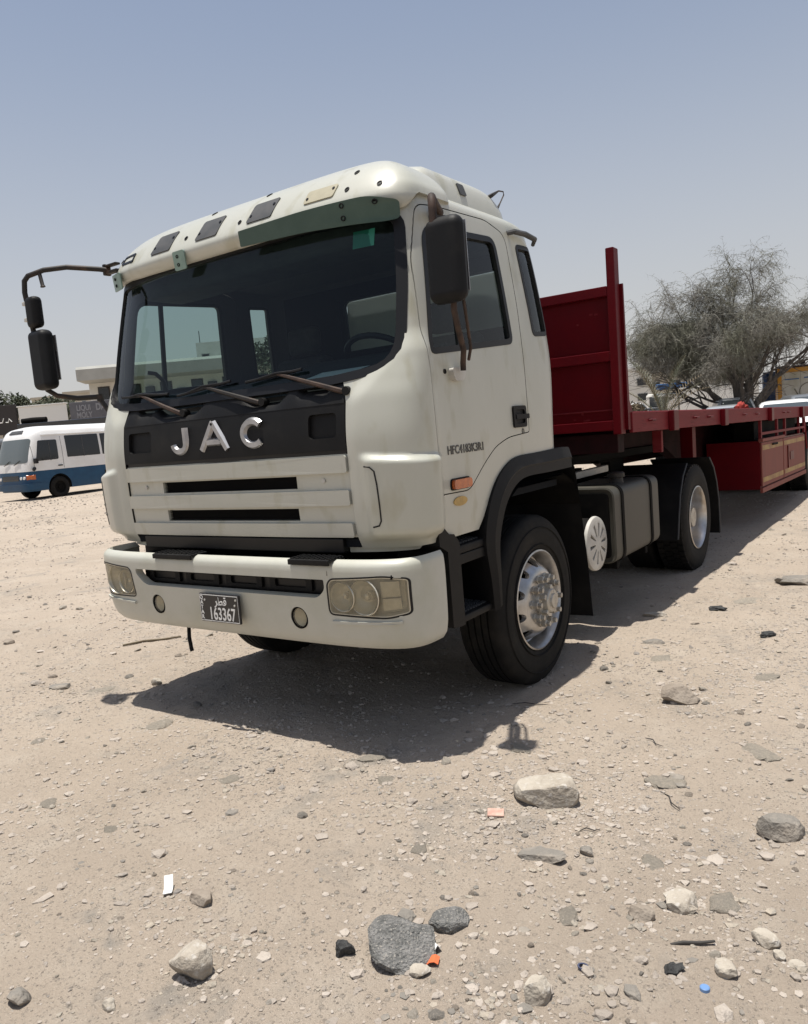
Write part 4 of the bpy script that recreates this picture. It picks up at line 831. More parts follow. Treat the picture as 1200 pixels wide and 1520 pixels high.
# hoses and rack between the frame and trailer
k = MB()
for i, x in enumerate((-.2, 0.0, .2)): k.tube([(x, 2.0, 1.6), (x, 2.15, 1.35), (x, 2.4, 1.25), (x*1.4, 2.7, 1.35), (x*1.2, 2.88, 1.55)], .014, 6)
obj('air_hoses', k, 'mirror_tube', ch)
for (y0, yy) in ((2.3, 1.075), ): obj('side_rail', MB().rbox(.62, .68, 2.15, 4.1, 1.10, 1.16, .01), 'pale_metal', ch)
for s in (1, -1):
    # step well below the door
    st = empty('step_box'); st.parent = truck
    xa, xb = sorted((s*.90, s*1.215))
    k = MB(); k.prism([(.43, .63), (.50, .62), (.545, .62), (.545, 1.05), (.50, 1.10), (.455, 1.105), (.40, 1.155), (.36, 1.15), (.36, 1.06), (.43, 1.02)], 'x', s*.92, s*1.222)
    obj('front_cheek', k, 'black_plastic', st, ang=30)
    k = MB(); k.rbox(xa, xb, .53, .90, .985, 1.03, .012); k.rbox(xa, xb-.0 if s > 0 else xb, .53, .90, .93, .985, .008); obj('upper_step', k, 'black_plastic', st)
    k = MB().rbox(xa, xb, .53, .90, .625, .665, .012); obj('lower_step', k, 'black_plastic', st)
    k = MB()
    for i in range(12):
        for j in range(5): k.box(min(s*(.97+.045*j), s*(1.0+.045*j)), max(s*(.97+.045*j), s*(1.0+.045*j)), .56+.028*i, .575+.028*i, .663, .672)
    obj('step_grip', k, 'grey_panel', st)
    k = MB()
    for i in range(12):
        for j in range(5): k.box(min(s*(.97+.045*j), s*(1.0+.045*j)), max(s*(.97+.045*j), s*(1.0+.045*j)), .56+.028*i, .575+.028*i, 1.028, 1.037)
    obj('step_grip', k, 'grey_panel', st)
    obj('step_back_wall', MB().rbox(min(s*.88, s*.91), max(s*.88, s*.91), .45, .92, .64, 1.16, .01), 'black_plastic', st)
    # wheel-arch flare
    outer = [(.845, .615), (.83, .80), (.80, 1.00), (.855, 1.17), (.96, 1.31), (1.09, 1.395), (1.24, 1.435), (1.5, 1.44), (1.90, 1.445), (1.965, 1.43)]
    inner = [(.905, .64), (.915, .80), (.925, .98), (.985, 1.12), (1.07, 1.22), (1.18, 1.285), (1.32, 1.312), (1.6, 1.31), (1.90, 1.31), (1.955, 1.31)]
    def smooth_line(P, n=4):
        out = []
        for i in range(len(P)-1):
            p0, p1, p2, p3 = P[max(i-1, 0)], P[i], P[i+1], P[min(i+2, len(P)-1)]
            for q in range(n):
                t = q/n; out.append(tuple(.5*((2*p1[d])+(-p0[d]+p2[d])*t+(2*p0[d]-5*p1[d]+4*p2[d]-p3[d])*t*t+(-p0[d]+3*p1[d]-3*p2[d]+p3[d])*t**3) for d in (0, 1)))
        return out+[P[-1]]
    outer, inner = smooth_line(outer), smooth_line(inner)
    mid = [((a[0]+b[0])/2, (a[1]+b[1])/2) for a, b in zip(outer, inner)]
    k = MB(); vs = []
    for (o_, m_, i_) in zip(outer, mid, inner):
        vs += [(s*1.18, *o_), (s*1.232, *o_), (s*1.252, *m_), (s*1.246, m_[0]+(i_[0]-m_[0])*.15, m_[1]+(i_[1]-m_[1])*.15), (s*1.248, *i_), (s*.95, *i_), (s*.95, i_[0]+(o_[0]-i_[0])*.3, i_[1]+(o_[1]-i_[1])*.3)]
    n = 7; N = len(outer); k.add(vs, [(i*n+j, i*n+(j+1) % n, (i+1)*n+(j+1) % n, (i+1)*n+j) for i in range(N-1) for j in range(n)]+[tuple(range(n)), tuple((N-1)*n+j for j in range(n))])
    obj('wheel_arch', k, 'black_plastic', truck, ang=28)
    lin = MB(); pts = [(.93, .66), (.93, .95), (1.0, 1.1), (1.1, 1.2), (1.22, 1.26), (1.5, 1.27), (1.85, 1.27), (2.02, 1.2), (2.10, 1.05)]
    lin.add([(s*x, *p) for x in (.70, 1.23) for p in pts]+[(s*x, p[0], p[1]+.012) for x in (.70, 1.23) for p in pts], [(i, i+1, len(pts)+i+1, len(pts)+i) for i in range(len(pts)-1)]+[(2*len(pts)+i, 2*len(pts)+i+1, 3*len(pts)+i+1, 3*len(pts)+i) for i in range(len(pts)-1)])
    obj('arch_liner', lin, 'chassis_dark', truck)
    k = MB(); rp = [(1.965, 1.36), (2.00, 1.345), (2.045, 1.30), (2.085, 1.18), (2.13, .98), (2.20, .62), (2.245, .24)]
    vs = []
    for i, p in enumerate(rp):
        t = i/(len(rp)-1); xo = 1.235-.02*t; vs += [(s*xo, p[0], p[1]), (s*(xo-.05), p[0]+.035, p[1]+.01), (s*.82, p[0]+.035, p[1]), (s*.82, p[0]-.005, p[1]-.01)]
    k.add(vs, [(i*4+j, i*4+(j+1) % 4, (i+1)*4+(j+1) % 4, (i+1)*4+j) for i in range(len(rp)-1) for j in range(4)]+[(0, 1, 2, 3), tuple((len(rp)-1)*4+j for j in (3, 2, 1, 0))])
    obj('mud_flap', k, 'black_plastic', truck)
    # rear mudguards
    rf = MB(); prof = [(4.34, .42), (4.40, .62), (4.47, .82), (4.58, .98), (4.72, 1.085)]; 
    for (pr, nm) in ((prof, 'mudguard'), ([(5.54, 1.08), (5.70, .96), (5.80, .80), (5.86, .60), (5.87, .25)], 'mudguard')):
        k = MB(); vs = []
        for p in pr:
            dx = .012; vs += [(s*.60, p[0], p[1]), (s*1.205, p[0], p[1]), (s*1.212, p[0]+.006, p[1]+.012), (s*1.205, p[0], p[1]+.016), (s*.60, p[0], p[1]+.016)]
        k.add(vs, [(i*5+j, i*5+(j+1) % 5, (i+1)*5+(j+1) % 5, (i+1)*5+j) for i in range(len(pr)-1) for j in range(5)]+[(0, 1, 2, 3, 4), tuple((len(pr)-1)*5+j for j in (4, 3, 2, 1, 0))]); g = obj(nm, k, 'black_plastic', truck)
        e = MB().tube([(s*1.208, p[0], p[1]+.01) for p in pr], .008, 6); obj('mudguard_edge', e, 'grey_panel', g)
# fuel tank on the driver's side
tk = empty('fuel_tank'); tk.parent = truck
def rrect(x0, x1, z0, z1, r, n=6): return rpoly([(x0, z0), (x1, z0), (x1, z1), (x0, z1)], r, n)
o = rrect(.70, 1.215, .505, 1.085, .085); k = MB(); N = len(o); levels = [(2.775, .03), (2.765, .012), (2.77, 0), (2.80, 0), (3.79, 0), (3.815, .004), (3.825, .02), (3.825, .05)]
vs = []
for (y, d) in levels: vs += [(a, y, b) for a, b in inset(o, d)]
k.add(vs, [(i*N+j, i*N+(j+1) % N, (i+1)*N+(j+1) % N, (i+1)*N+j) for i in range(len(levels)-1) for j in range(N)]+[tuple(range(N)), tuple((len(levels)-1)*N+j for j in range(N))])
obj('tank_body', k, 'tank_paint', tk, ang=40)
oi = inset(o, .045); k = MB().prism(oi, 'y', 2.762, 2.80); obj('tank_end', k, 'chassis_dark', tk)
for yy in (2.93, 3.60):
    k = MB(); a = inset(o, -.008); b = inset(o, -.001); sring(k, a, b, lambda p, q, d, _y=yy: Vector((p, _y+d, q)), -.024, .024); obj('tank_strap', k, 'chassis_dark', tk)
    obj('tank_bracket', MB().rbox(.44, 1.16, yy-.03, yy+.03, .44, .50, .008), 'chassis_dark', tk)
k = MB().lathe([(.060, .0), (.052, .035), (.05, .05), (.066, .055), (.066, .085), (.055, .095), (.0001, .097)], (1.10, 3.14, 1.075), 'z', n=18, closed=False); obj('filler_cap', k, 'mirror_tube', tk, ang=30)
# slotted silencer cover
sc = MB().lathe([(.0001, .0), (.17, -.004), (.195, -.012), (.20, -.025), (.20, -.035), (.0001, -.036)], (1.165, 2.545, .70), 'x', 1, 40, False)
so = obj('silencer_cover', sc, 'pale_metal', truck, ang=40); cuts = MB()
for i in range(10):
    a = 2*math.pi*i/10+.1; w0, w1 = .006, .014; e = Vector((math.cos(a), math.sin(a))); nrm = Vector((-e.y, e.x)); c0 = Vector((2.545, .70))
    cuts.prism([tuple(c0+e*.055+nrm*w0), tuple(c0+e*.15+nrm*w1), tuple(c0+e*.15-nrm*w1), tuple(c0+e*.055-nrm*w0)], 'x', 1.0, 1.3)
boolean(so, cuts)
obj('silencer', MB().lathe([(.0001, -.04), (.185, -.04), (.185, -.45), (.0001, -.45)], (1.165, 2.545, .70), 'x', 1, 32, False), 'chassis_dark', truck)
k = MB(); k.rbox(-1.2, -.62, 2.5, 3.5, .50, 1.05, .05); obj('battery_box', k, 'chassis_dark', truck)
k = MB(); k.lathe([(.0001, 2.62), (.13, 2.62), (.15, 2.66), (.15, 3.34), (.13, 3.38), (.0001, 3.38)], (-.9, 0, .3), 'y', 1, 20, False); 

# ================================================================ the flatbed trailer
tr = tag(empty('flatbed_trailer', (0, 2.9, 0), 0, rad(-1.25)), 'dark red flatbed semi trailer with steel headboard coupled behind white truck', 'trailer')
TZ = 1.63; TL = 12.6
def tp(name, mbx, m='trailer_red', par=None, **kw): return obj(name, mbx, m, par or tr, **kw)
hb = tp('headboard', MB().rbox(-1.2, 1.2, .0, .035, 1.50, 2.56, .008))
k = MB().rbox(-1.19, 1.19, -.045, .0, 2.49, 2.565, .008); tp('headboard_rail', k, par=hb)
for z0 in (2.015, 1.50): tp('headboard_rail', MB().rbox(-1.19, 1.19, -.035, .002, z0, z0+.075, .006), par=hb)
tp('weld_seam', MB().tube([(-1.18, -.003, 1.655), (1.18, -.003, 1.655)], .006, 6), 'trailer_red_worn', hb)
for (x0, z0, n_) in ((.95, 1.60, 7), (.55, 2.20, 4), (1.02, 2.32, 3)):
    for _ in range(n_):
        xx = x0+random.uniform(-.09, .09); zz = z0+random.uniform(-.06, .06); tp('paint_scuff', MB().rbox(xx-random.uniform(.006, .02), xx+random.uniform(.006, .02), -.0012, .002, zz-random.uniform(.003, .012), zz+random.uniform(.003, .012), .0005, 1), 'trailer_red_worn', hb)
for s in (1, -1):
    p = tp('headboard_post', MB().rbox(s*1.222-.032, s*1.222+.032, -.045, .055, 1.47, 2.835, .008), par=hb)
    k = MB(); k.prism([(.057, 1.50), (.19, 1.50), (.19, 1.60), (.10, 1.72), (.075, 2.58), (.057, 2.58)], 'x', s*1.235, s*1.275); tp('post_gusset', k, par=hb)
    rail = tp('side_rail', MB().rbox(min(s*1.255, s*1.285), max(s*1.255, s*1.285), .12, TL, 1.475, TZ, .006), 'trailer_red_worn')
    tp('side_rail_lip', MB().rbox(min(s*1.20, s*1.262), max(s*1.20, s*1.262), .12, TL, TZ-.018, TZ+.006, .004), 'trailer_red_worn', rail)
    y = 1.08; i = 0
    for y in (1.09, 2.88, 5.37, 7.85, 10.3, 12.4):
        k = MB().rbox(min(s*1.284, s*1.335), max(s*1.284, s*1.335), y-.075, y+.075, 1.46, TZ+.004, .01); tp('stake_pocket', k, 'trailer_red', rail)
    for y in (.55, 1.85, 2.35, 3.9, 4.6, 6.4, 6.75, 8.9):
        k = MB().tube([(s*1.285, y-.05, 1.56), (s*1.31, y-.045, 1.562), (s*1.31, y+.045, 1.562), (s*1.285, y+.05, 1.56)], .009, 6); tp('rope_hook', k, 'trailer_red', rail)
for i in range(12):
    x0 = -1.2+i*.2; tp('deck_plank', MB().box(x0+.004, x0+.196, .04, TL, TZ-.05, TZ-.012), 'deck_planks')
tp('deck_light_block', MB().box(-1.255, 1.255, .04, TL, TZ-.058, TZ-.0505), 'trailer_red')  # added below the planks to keep sun slits off the ground
for s in (1, -1):
    k = MB(); k.rbox(s*.48-.07, s*.48+.07, .15, TL, 1.30, 1.58, .01); 
    tp('main_beam', k, 'beam_shaded_red')
    k = MB(); k.prism([(3.2, 1.30), (4.0, 1.02), (TL, 1.02), (TL, 1.30)], 'x', s*.48-.06, s*.48+.06); tp('main_beam_web', k, 'beam_shaded_red')
for i in range(24):
    y = .35+i*.52; k = MB().box(-1.25, 1.25, y-.03, y+.03, 1.47, 1.575); tp('cross_beam', k, 'beam_shaded_red')
tp('front_bolster', MB().rbox(-1.2, 1.2, .02, .16, 1.33, 1.48, .01), 'beam_shaded_red')
tp('skid_plate', MB().rbox(-.6, .6, .5, 3.0, 1.225, 1.30, .01), 'chassis_dark')
tp('hanging_bracket', MB().rbox(1.12, 1.2, 1.08, 1.13, 1.28, 1.47, .006), 'trailer_red_worn')
# landing legs
for s in (1, -1):
    lg = tp('landing_leg', MB().rbox(s*.78-.07, s*.78+.07, 3.35, 3.49, .62, 1.5, .01)); tp('landing_foot', MB().rbox(s*.78-.13, s*.78+.13, 3.3, 3.54, .46, .62, .01), 'chassis_dark', lg)
# tool box with open frame above
tb = empty('tool_box'); tb.parent = tr
bx0, by0, by1 = .60, 4.92, 8.36
k = MB(); k.prism([(bx0, .60), (1.245, .60), (1.245, 1.215), (bx0, 1.215)], 'y', by0, by1); tp('box_shell', k, 'trailer_red', tb)
k = MB().rbox(1.24, 1.275, by0-.01, by1+.01, .555, .62, .006); tp('lower_flange', k, 'toolbox_red', tb); k = MB().rbox(1.235, 1.29, by0-.02, 6.45, 1.205, 1.245, .006); tp('box_lid', k, 'toolbox_red', tb)
for (y0, y1) in ((4.95, 6.42), (6.46, 8.33)):
    p = tp('box_door', MB().rbox(1.246, 1.266, y0, y1, .635, 1.195, .006), 'toolbox_red', tb)
    for z0 in (.685, 1.095):
        tp('reflector_strip', MB().rbox(1.266, 1.2695, y0+.03, y1-.03, z0, z0+.062, .001), 'reflector_yellow', p)
tp('door_latch', MB().rbox(1.267, 1.285, 5.6, 5.95, 1.135, 1.16, .004), 'chassis_dark', tb)
tp('locking_bar', MB().rbox(1.267, 1.282, 6.75, 6.80, .75, 1.08, .004), 'trailer_red', tb); tp('locking_plate', MB().rbox(1.267, 1.276, 6.95, 7.25, .86, .98, .003), 'trailer_red', tb)
k = MB().rbox(1.238, 1.27, by0, by1, 1.29, 1.325, .004)
tp('frame_rail', k, 'trailer_red_worn', tb)
for y in (4.95, 6.05, 6.65, 7.85, 8.34): tp('frame_upright', MB().rbox(1.235, 1.268, y-.03, y+.03, 1.22, 1.475, .004), 'trailer_red_worn', tb)
k = MB(); k.rbox(.9, 1.15, 5.1, 8.2, 1.22, 1.46, .01); tp('stored_load', k, 'chassis_dark', tb)
k = MB().tube([(1.262, 8.36, 1.47), (1.262, 8.55, .95)], .014, 6); tp('frame_stay', k, 'trailer_red_worn', tb)
for yl in (9.05, 10.35, 11.65):
    for s in (1, -1): rear_wheel(s, yl, tr, .52+.0218*yl, 1.24, .52)
    tp('axle', MB().tube([(-1.0, yl, .52+.0218*yl), (1.0, yl, .52+.0218*yl)], .07, 10), 'chassis_dark')
for s in (1, -1):
    k = MB().rbox(min(s*.75, s*1.27), max(s*.75, s*1.27), 8.45, 8.50, 1.30, 1.34, .005); k.rbox(min(s*.75, s*1.27), max(s*.75, s*1.27), 8.42, 12.3, 1.325, 1.345, .004); tp('trailer_mudguard', k, 'chassis_dark')
# a red sheet left on the deck
k = MB(); bm = bmesh.new(); bmesh.ops.create_icosphere(bm, subdivisions=3, radius=1)
for v in bm.verts:
    n_ = .5+.95*vnoise(v.co.x*2.5+5, v.co.y*2.5+v.co.z*3, 9); v.co = Vector((v.co.x*.11*n_, v.co.y*.2*n_, max(-.02, v.co.z*.15*n_)))
cl = obj('red_sheet', bm, 'cloth_red'); cl.location = (0.15, 12.1, TZ-.012-.0218*(12.1-2.9)+.02); tag(cl, 'crumpled red cloth bundle lying on trailer deck', 'cloth')

# ================================================================ minibus
bus = tag(empty('minibus', (-23.96, 11.51, 0.22), rad(3.0)), 'white minibus with blue lower half parked on the bare ground', 'minibus')
bh = Hull([(.32, .06), (.5, .0), (1.0, .01), (1.3, .035), (1.5, .08), (2.1, .27), (2.35, .38), (2.5, .56), (2.6, .95)], [(.32, .97), (.6, 1.0), (1.4, 1.0), (2.0, .96), (2.35, .91), (2.48, .82), (2.56, .68), (2.6, .4)], [(.32, 6.9), (1.0, 6.98), (2.3, 6.85), (2.5, 6.7), (2.6, 6.2)], n=5, nb=8, run=.8, runb=.6)
BI = (0, 3, 1.4); bF = mapped(bh.fmap(), BI); bS = {s: mapped(bh.smap(s), BI) for s in (1, -1)}
upz = [1.02]+list(np.arange(1.08, 2.36, .08))+[2.4, 2.44, 2.48, 2.51, 2.54, 2.57, 2.59, 2.6]
body = obj('upper_body', bh.mb(upz, 30, 14, 16, True, True), 'bus_white', bus)
lowb = obj('lower_body', bh.mb([.32, .36, .42, .5, .6, .72, .84, .94, 1.018], 30, 14, 16, True, True), 'bus_blue', bus)
acut = MB()
for y in (1.25, 5.2): acut.disc_prism((y, .40), .46, 'x', -1.3, 1.3, 24)
boolean(lowb, acut, cutmat='rubber_seal')
wl = MB()
def bpatch(name, out, F, m, par=body, d=.006): 
    k = MB(); sprism(k, dens(out, .12), F, -.004, d, (1, .94, .86, .76, .62, .45, .28, .12)); return obj(name, k, m, par)
WSb = rpoly([(-.90, 1.32), (.90, 1.32), (.86, 2.16), (-.86, 2.16)], .1); bpatch('windscreen', WSb, bF, 'bus_screen')
k = MB(); sring(k, dens(inset(WSb, -.03), .12), dens(inset(WSb, .02), .12), bF, -.004, .010) if False else None
for s in (1, -1):
    bpatch('cab_window', rpoly([(.42, 1.36), (1.30, 1.38), (1.32, 2.08), (.60, 2.08)], .06), bS[s], 'dark_window')
    bpatch('window_bar', [(.98, 1.36), (1.01, 1.36), (1.01, 2.02), (.98, 2.02)], bS[s], 'grey_panel', d=.012)
    for (y0, y1) in ((1.66, 3.05), (3.15, 4.55), (4.65, 6.0), (6.1, 6.7)):
        w = bpatch('side_window', rpoly([(y0, 1.42), (y1, 1.42), (y1, 2.20), (y0, 2.20)], .04), bS[s], 'dark_window')
        if y1-y0 > 1: k = MB(); ym = (y0+y1)/2; sprism(k, [(ym-.02, 1.41), (ym+.02, 1.41), (ym+.02, 2.13), (ym-.02, 2.13)], bS[s], 0, .014, (1, .5)); obj('window_bar', k, 'grey_panel', w)
    for (yy, z0, z1) in ((.34, 1.05, 1.9), (1.48, 1.05, 2.2)): bpatch('door_gap', [(yy-.006, z0), (yy+.006, z0), (yy+.006, z1), (yy-.006, z1)], bS[s], 'grey_panel', d=.003)
    bpatch('door_handle', rpoly([(1.25, 1.13), (1.42, 1.13), (1.42, 1.17), (1.25, 1.17)], .01), bS[s], 'rubber_seal', d=.03)
    bpatch('roof_gutter', [(.75, 2.25), (6.6, 2.25), (6.6, 2.28), (.75, 2.28)], bS[s], 'bus_white', d=.03)
    for i in range(3): bpatch('side_vent', [(3.15+.35*i, .60), (3.38+.35*i, .60), (3.38+.35*i, .82), (3.15+.35*i, .82)], bS[s], 'dark_window', lowb)
    k = MB().disc_prism((s*.62, .80), .055, 'y', bh.Yf(.62, .8)-.02, bh.Yf(.62, .8)+.1, 16); obj('headlight', k, 'headlamp', lowb); k = MB().disc_prism((s*.76, .80), .055, 'y', bh.Yf(.76, .8)-.02, bh.Yf(.76, .8)+.1, 16); obj('headlight', k, 'headlamp', lowb)
    bpatch('indicator', [(s*.84, .73), (s*.985, .73), (s*.985, .90), (s*.84, .90)], bF, 'amber', lowb, .02)
    mm = MB().rbox(min(s*1.02, s*1.2), max(s*1.02, s*1.2), .30, .40, 1.28, 1.46, .03); obj('mirror', mm, 'rubber_seal', bus); obj('mirror_arm', MB().tube([(s*.97, .45, 1.45), (s*1.1, .36, 1.45)], .02, 6), 'rubber_seal', bus); obj('round_mirror', MB().tube([(s*.99, .30, 1.08), (s*1.08, .28, 1.12)], .06, 8), 'rubber_seal', bus)
    for y in (1.25, 5.2):
        w = empty('wheel'); w.parent = bus; cc = (s*.985, y, .38)
        obj('tyre', MB().lathe([(.22, -.02), (.26, .0), (.34, -.005), (.38, -.03), (.38, -.19), (.34, -.21), (.22, -.19)], cc, 'x', s, 32), 'rubber', w); obj('rim', MB().lathe([(.225, -.02), (.21, -.02), (.18, -.06), (.08, -.07), (.06, -.03), (.0001, -.03)], cc, 'x', s, 24, False), 'chassis_dark', w)
bpatch('grille', [(-.5, .72), (.5, .72), (.5, .90), (-.5, .90)], bF, 'dark_window', lowb, .012)
obj('front_bumper', Hull([(.38, -.04), (.6, -.06)], [(.38, 1.0), (.6, 1.02)], [(.38, .8), (.6, .8)], 5, 8, .4, .1).mb([.38, .42, .56, .60], 24, 4, 4), 'bus_blue', bus)
bpatch('roof_scoop', rpoly([(-.35, 2.36), (.45, 2.36), (.4, 2.46), (-.3, 2.46)], .02), bF, 'grey_panel', body, .02)
for x in (-.3, .3): k = MB().tube([(x, bh.Yf(x, 1.3)-.03, 1.27), (x+.35, bh.Yf(x+.3, 1.42)-.035, 1.42)], .012, 5); obj('wiper', k, 'rubber_seal', bus)

# ================================================================ cars beyond the trailer
def make_car(name, label, loc, rz, paint, L=4.5, H=1.45, W=.88, hood=1.0, boot=.5, belt=.92, rake=.75, rrake=.55, front_lights=True, group=None):
    t = tag(empty(name, (loc[0], loc[1], gz(loc[0], loc[1]) if len(loc) < 3 else loc[2]), rz), label, 'car', group)
    lo = Hull([(.2, .10), (.4, .0), (.62, .03), (belt-.08, .18), (belt, .4)], [(.2, W-.06), (.4, W), (.7, W), (belt, W-.05)], [(.2, L-.08), (.5, L), (.75, L-.03), (belt, L-.14)], 3.6, 4.5, .7, .5)
    up = Hull([(belt-.02, hood), (H-.12, hood+rake), (H-.03, hood+rake+.2), (H, hood+rake+.5)], [(belt-.02, W-.05), (H-.14, W-.18), (H-.04, W-.26), (H, W-.45)], [(belt-.02, L-boot), (H-.12, L-boot-rrake), (H-.03, L-boot-rrake-.15), (H, L-boot-rrake-.4)], 6, 6, .3, .3)
    b = obj('body', lo.mb([.2, .26, .34, .45, .56, .66, .74, .82, .88 if belt > .9 else .84, belt-.04, belt], 22, 8, 14), paint, t); ac = MB()
    ys = (.78, L-.85); R = .31 if H < 1.6 else .37
    for y in ys: ac.disc_prism((y, R), R+.06, 'x', -1.2, 1.2, 20)
    boolean(b, ac, cutmat='rubber_seal')
    g = obj('cabin', up.mb(list(np.linspace(belt-.02, H-.12, 7))+[H-.08, H-.04, H-.02, H], 14, 8, 12), paint, t); ci = (0, L/2, belt+.2)
    def pt(nm, o, F, m='car_window'): k = MB(); sprism(k, dens(o, .12), F, -.004, .007, (1, .7, .3)); return obj(nm, k, m, g)
    pt('windscreen', rpoly([(-W+.16, belt+.03), (W-.16, belt+.03), (W-.3, H-.11), (-W+.3, H-.11)], .04), mapped(up.fmap(), ci)); pt('rear_window', rpoly([(-W+.18, belt+.04), (W-.18, belt+.04), (W-.32, H-.13), (-W+.32, H-.13)], .04), mapped(up.rmap(), ci))
    a0 = hood+.22; a1 = L-boot-.16; ym = (a0+a1)/2+.1
    for s in (1, -1):
        F = mapped(up.smap(s), ci); pt('side_window', rpoly([(a0+.06, belt+.02), (ym-.04, belt+.02), (ym-.04, H-.14), (a0+rake*.78, H-.14)], .03), F); pt('side_window', rpoly([(ym+.04, belt+.02), (a1-.04, belt+.02), (a1-rrake*.8, H-.14), (ym+.04, H-.14)], .03), F)
        for y in ys:
            w = empty('wheel'); w.parent = t; cc = (s*(W-.02), y, R)
            obj('tyre', MB().lathe([(.19, -.02), (R-.06, .0), (R-.01, -.015), (R, -.04), (R, -.17), (R-.02, -.2), (.19, -.18)], cc, 'x', s, 24), 'rubber', w); obj('rim', MB().lathe([(.2, -.015), (.17, -.03), (.06, -.03), (.0001, -.02)], cc, 'x', s, 16, False), 'wheel_metal', w)
        k = MB(); lf = mapped(lo.fmap(), (0, 2, .5)); sprism(k, rpoly([(s*.45, .58), (s*.74, .60), (s*.76, .72), (s*.48, .70)], .03), lf, -.01, .008, (1, .5)); obj('headlight', k, 'headlamp', b)
        k = MB(); rf_ = mapped(lo.rmap(), (0, 2, .5)); sprism(k, rpoly([(s*.5, .64), (s*.76, .64), (s*.76, .78), (s*.5, .78)], .03), rf_, -.01, .008, (1, .5)); obj('tail_light', k, 'tail_red', b)
        k = MB().rbox(min(s*(W-.03), s*(W+.16)), max(s*(W-.03), s*(W+.16)), hood+.5, hood+.62, belt, belt+.13, .03); obj('wing_mirror', k, paint, t)
    k = MB(); sprism(k, rpoly([(-.4, .42), (.4, .42), (.4, .62), (-.4, .62)], .04), mapped(lo.fmap(), (0, 2, .5)), -.01, .006, (1, .5)); obj('grille', k, 'dark_window', b)
    return t
make_car('parked_car', 'white four wheel drive car parked beside the shaggy palm', (-6.5, 29.4), rad(62), 'car_white', 4.7, 1.88, .95, 1.25, .1, 1.12, .5, .25)
make_car('parked_car', 'black hatchback parked between white four wheel drive and grey saloon', (-5.2, 29.3), rad(75), 'car_black', 4.3, 1.60, .88, 1.0, .25, 1.0, .6, .4)
make_car('parked_car', 'dark saloon with long sloping roof parked before white box truck', (-5.6, 33.6), rad(110), 'car_black', 4.7, 1.47, .9, 1.15, .6, .95, .85, .9)
make_car('parked_car', 'silver grey saloon with only its roof above the trailer rail', (-3.6, 26.3), rad(8), 'car_silver', 4.6, 1.46, .88, 1.1, .55, .95, .8, .8)
make_car('parked_car', 'white saloon parked before the yellow framed cabin', (-.55, 21.3), rad(12), 'car_white', 4.6, 1.50, .9, 1.1, .6, .95, .75, .75)
make_car('parked_car', 'dark grey saloon parked behind the white saloon', (-.2, 27.2), rad(25), 'car_grey', 4.6, 1.62, .9, 1.1, .5, .98, .75, .7)
make_car('parked_car', 'maroon car parked behind the red headboard post', (-9.1, 33.2), rad(60), 'car_maroon', 4.5, 2.0, .92, 1.0, .1, 1.15, .4, .2)
make_car('parked_car', 'small white car low beside the red headboard post', (-7.7, 28.6), rad(20), 'car_white', 4.2, 1.55, .86, .95, .3, .98, .65, .5)
make_car('parked_car', 'small white car parked left of the four wheel drive', (-7.0, 27.4), rad(35), 'car_white', 4.2, 1.60, .86, .95, .3, .98, .65, .5)
# pale blue-glassed van under the tree
make_car('parked_car', 'pale blue car parked under the big bare tree', (-4.4, 33.5), rad(20), 'car_silver', 4.4, 1.72, .88, 1.0, .3, 1.05, .6, .4)

# box truck
bt = tag(empty('box_truck', (-10.75, 46.8, 0.03), rad(14)), 'white box truck with blue cab roof parked behind the cars', 'truck')
k = MB().rbox(0, 4.0, 0, 2.2, .95, 2.62, .03); obj('cargo_box', k, 'wall_white', bt)
k = MB().rbox(-2.0, -.1, .1, 2.1, .6, 2.4, .15, 3); cb = obj('cab', k, 'wall_white', bt); obj('cab_roof', MB().rbox(-1.4, .75, .05, 2.15, 2.63, 2.98, .06), 'blue_paint', bt)
obj('cab_window', MB().rbox(-1.8, -.8, .085, .11, 1.5, 2.2, .02), 'car_window', cb)
obj('frame', MB().rbox(-1.9, 4.0, .5, 1.7, .7, .95, .01), 'chassis_dark', bt)
for x in (-1.2, 3.0):
    for y in (.25, 1.95): obj('wheel', MB().lathe([(.0001, -.12), (.2, -.14), (.24, -.1), (.45, -.12), (.48, -.08), (.48, .08), (.45, .12), (.0001, .12)], (x, y, .48), 'y', 1, 24, False), 'rubber', bt)
# shed roof behind it
sh = tag(empty('storage_shed', (-14.2, 62.0, 0.03), rad(14)), 'long pale storage shed with flat grey roof behind the box truck', 'shed')
obj('wall', MB().box(0, 5, 0, 6, 0, 3.5), 'stucco_white', sh); obj('roof', MB().rbox(-.3, 5.3, -.3, 6.3, 3.5, 3.8, .03), 'stucco_grey', sh)
# blue container with corrugated sides
ct = tag(empty('shipping_container', (-4.85, 41.1, 0.03), rad(12)), 'dark blue corrugated shipping container beside the bare tree', 'container')
k = MB(); w2 = 2.44; pts = []
for i in range(25):
    y = i*.25; pts += [(y, .0), (y+.08, .035), (y+.16, .035)]
pts = [(p[0]*.98, p[1]) for p in pts if p[0] <= 6.0]
vs = [(p[0], p[1], z) for z in (.18, 2.78) for p in pts]; n = len(pts); k.add(vs, [(i, i+1, n+i+1, n+i) for i in range(n-1)]); 
k.box(0.0, 5.9, .05, 2.4, .16, 2.8); obj('corrugated_side', k, 'container_blue', ct, smooth=False)
for x in (-.04, 5.86): obj('corner_post', MB().box(x, x+.14, -.05, .06, .12, 2.88), 'container_blue', ct)
obj('top_rail', MB().box(-.04, 6.0, -.05, .05, 2.78, 2.885), 'container_blue', ct)
k = MB()
for i in range(10):
    y = .06+i*.24; k.box(-.035, .0, y, y+.12, .2, 2.78)
obj('corrugated_end', k, 'container_blue', ct)
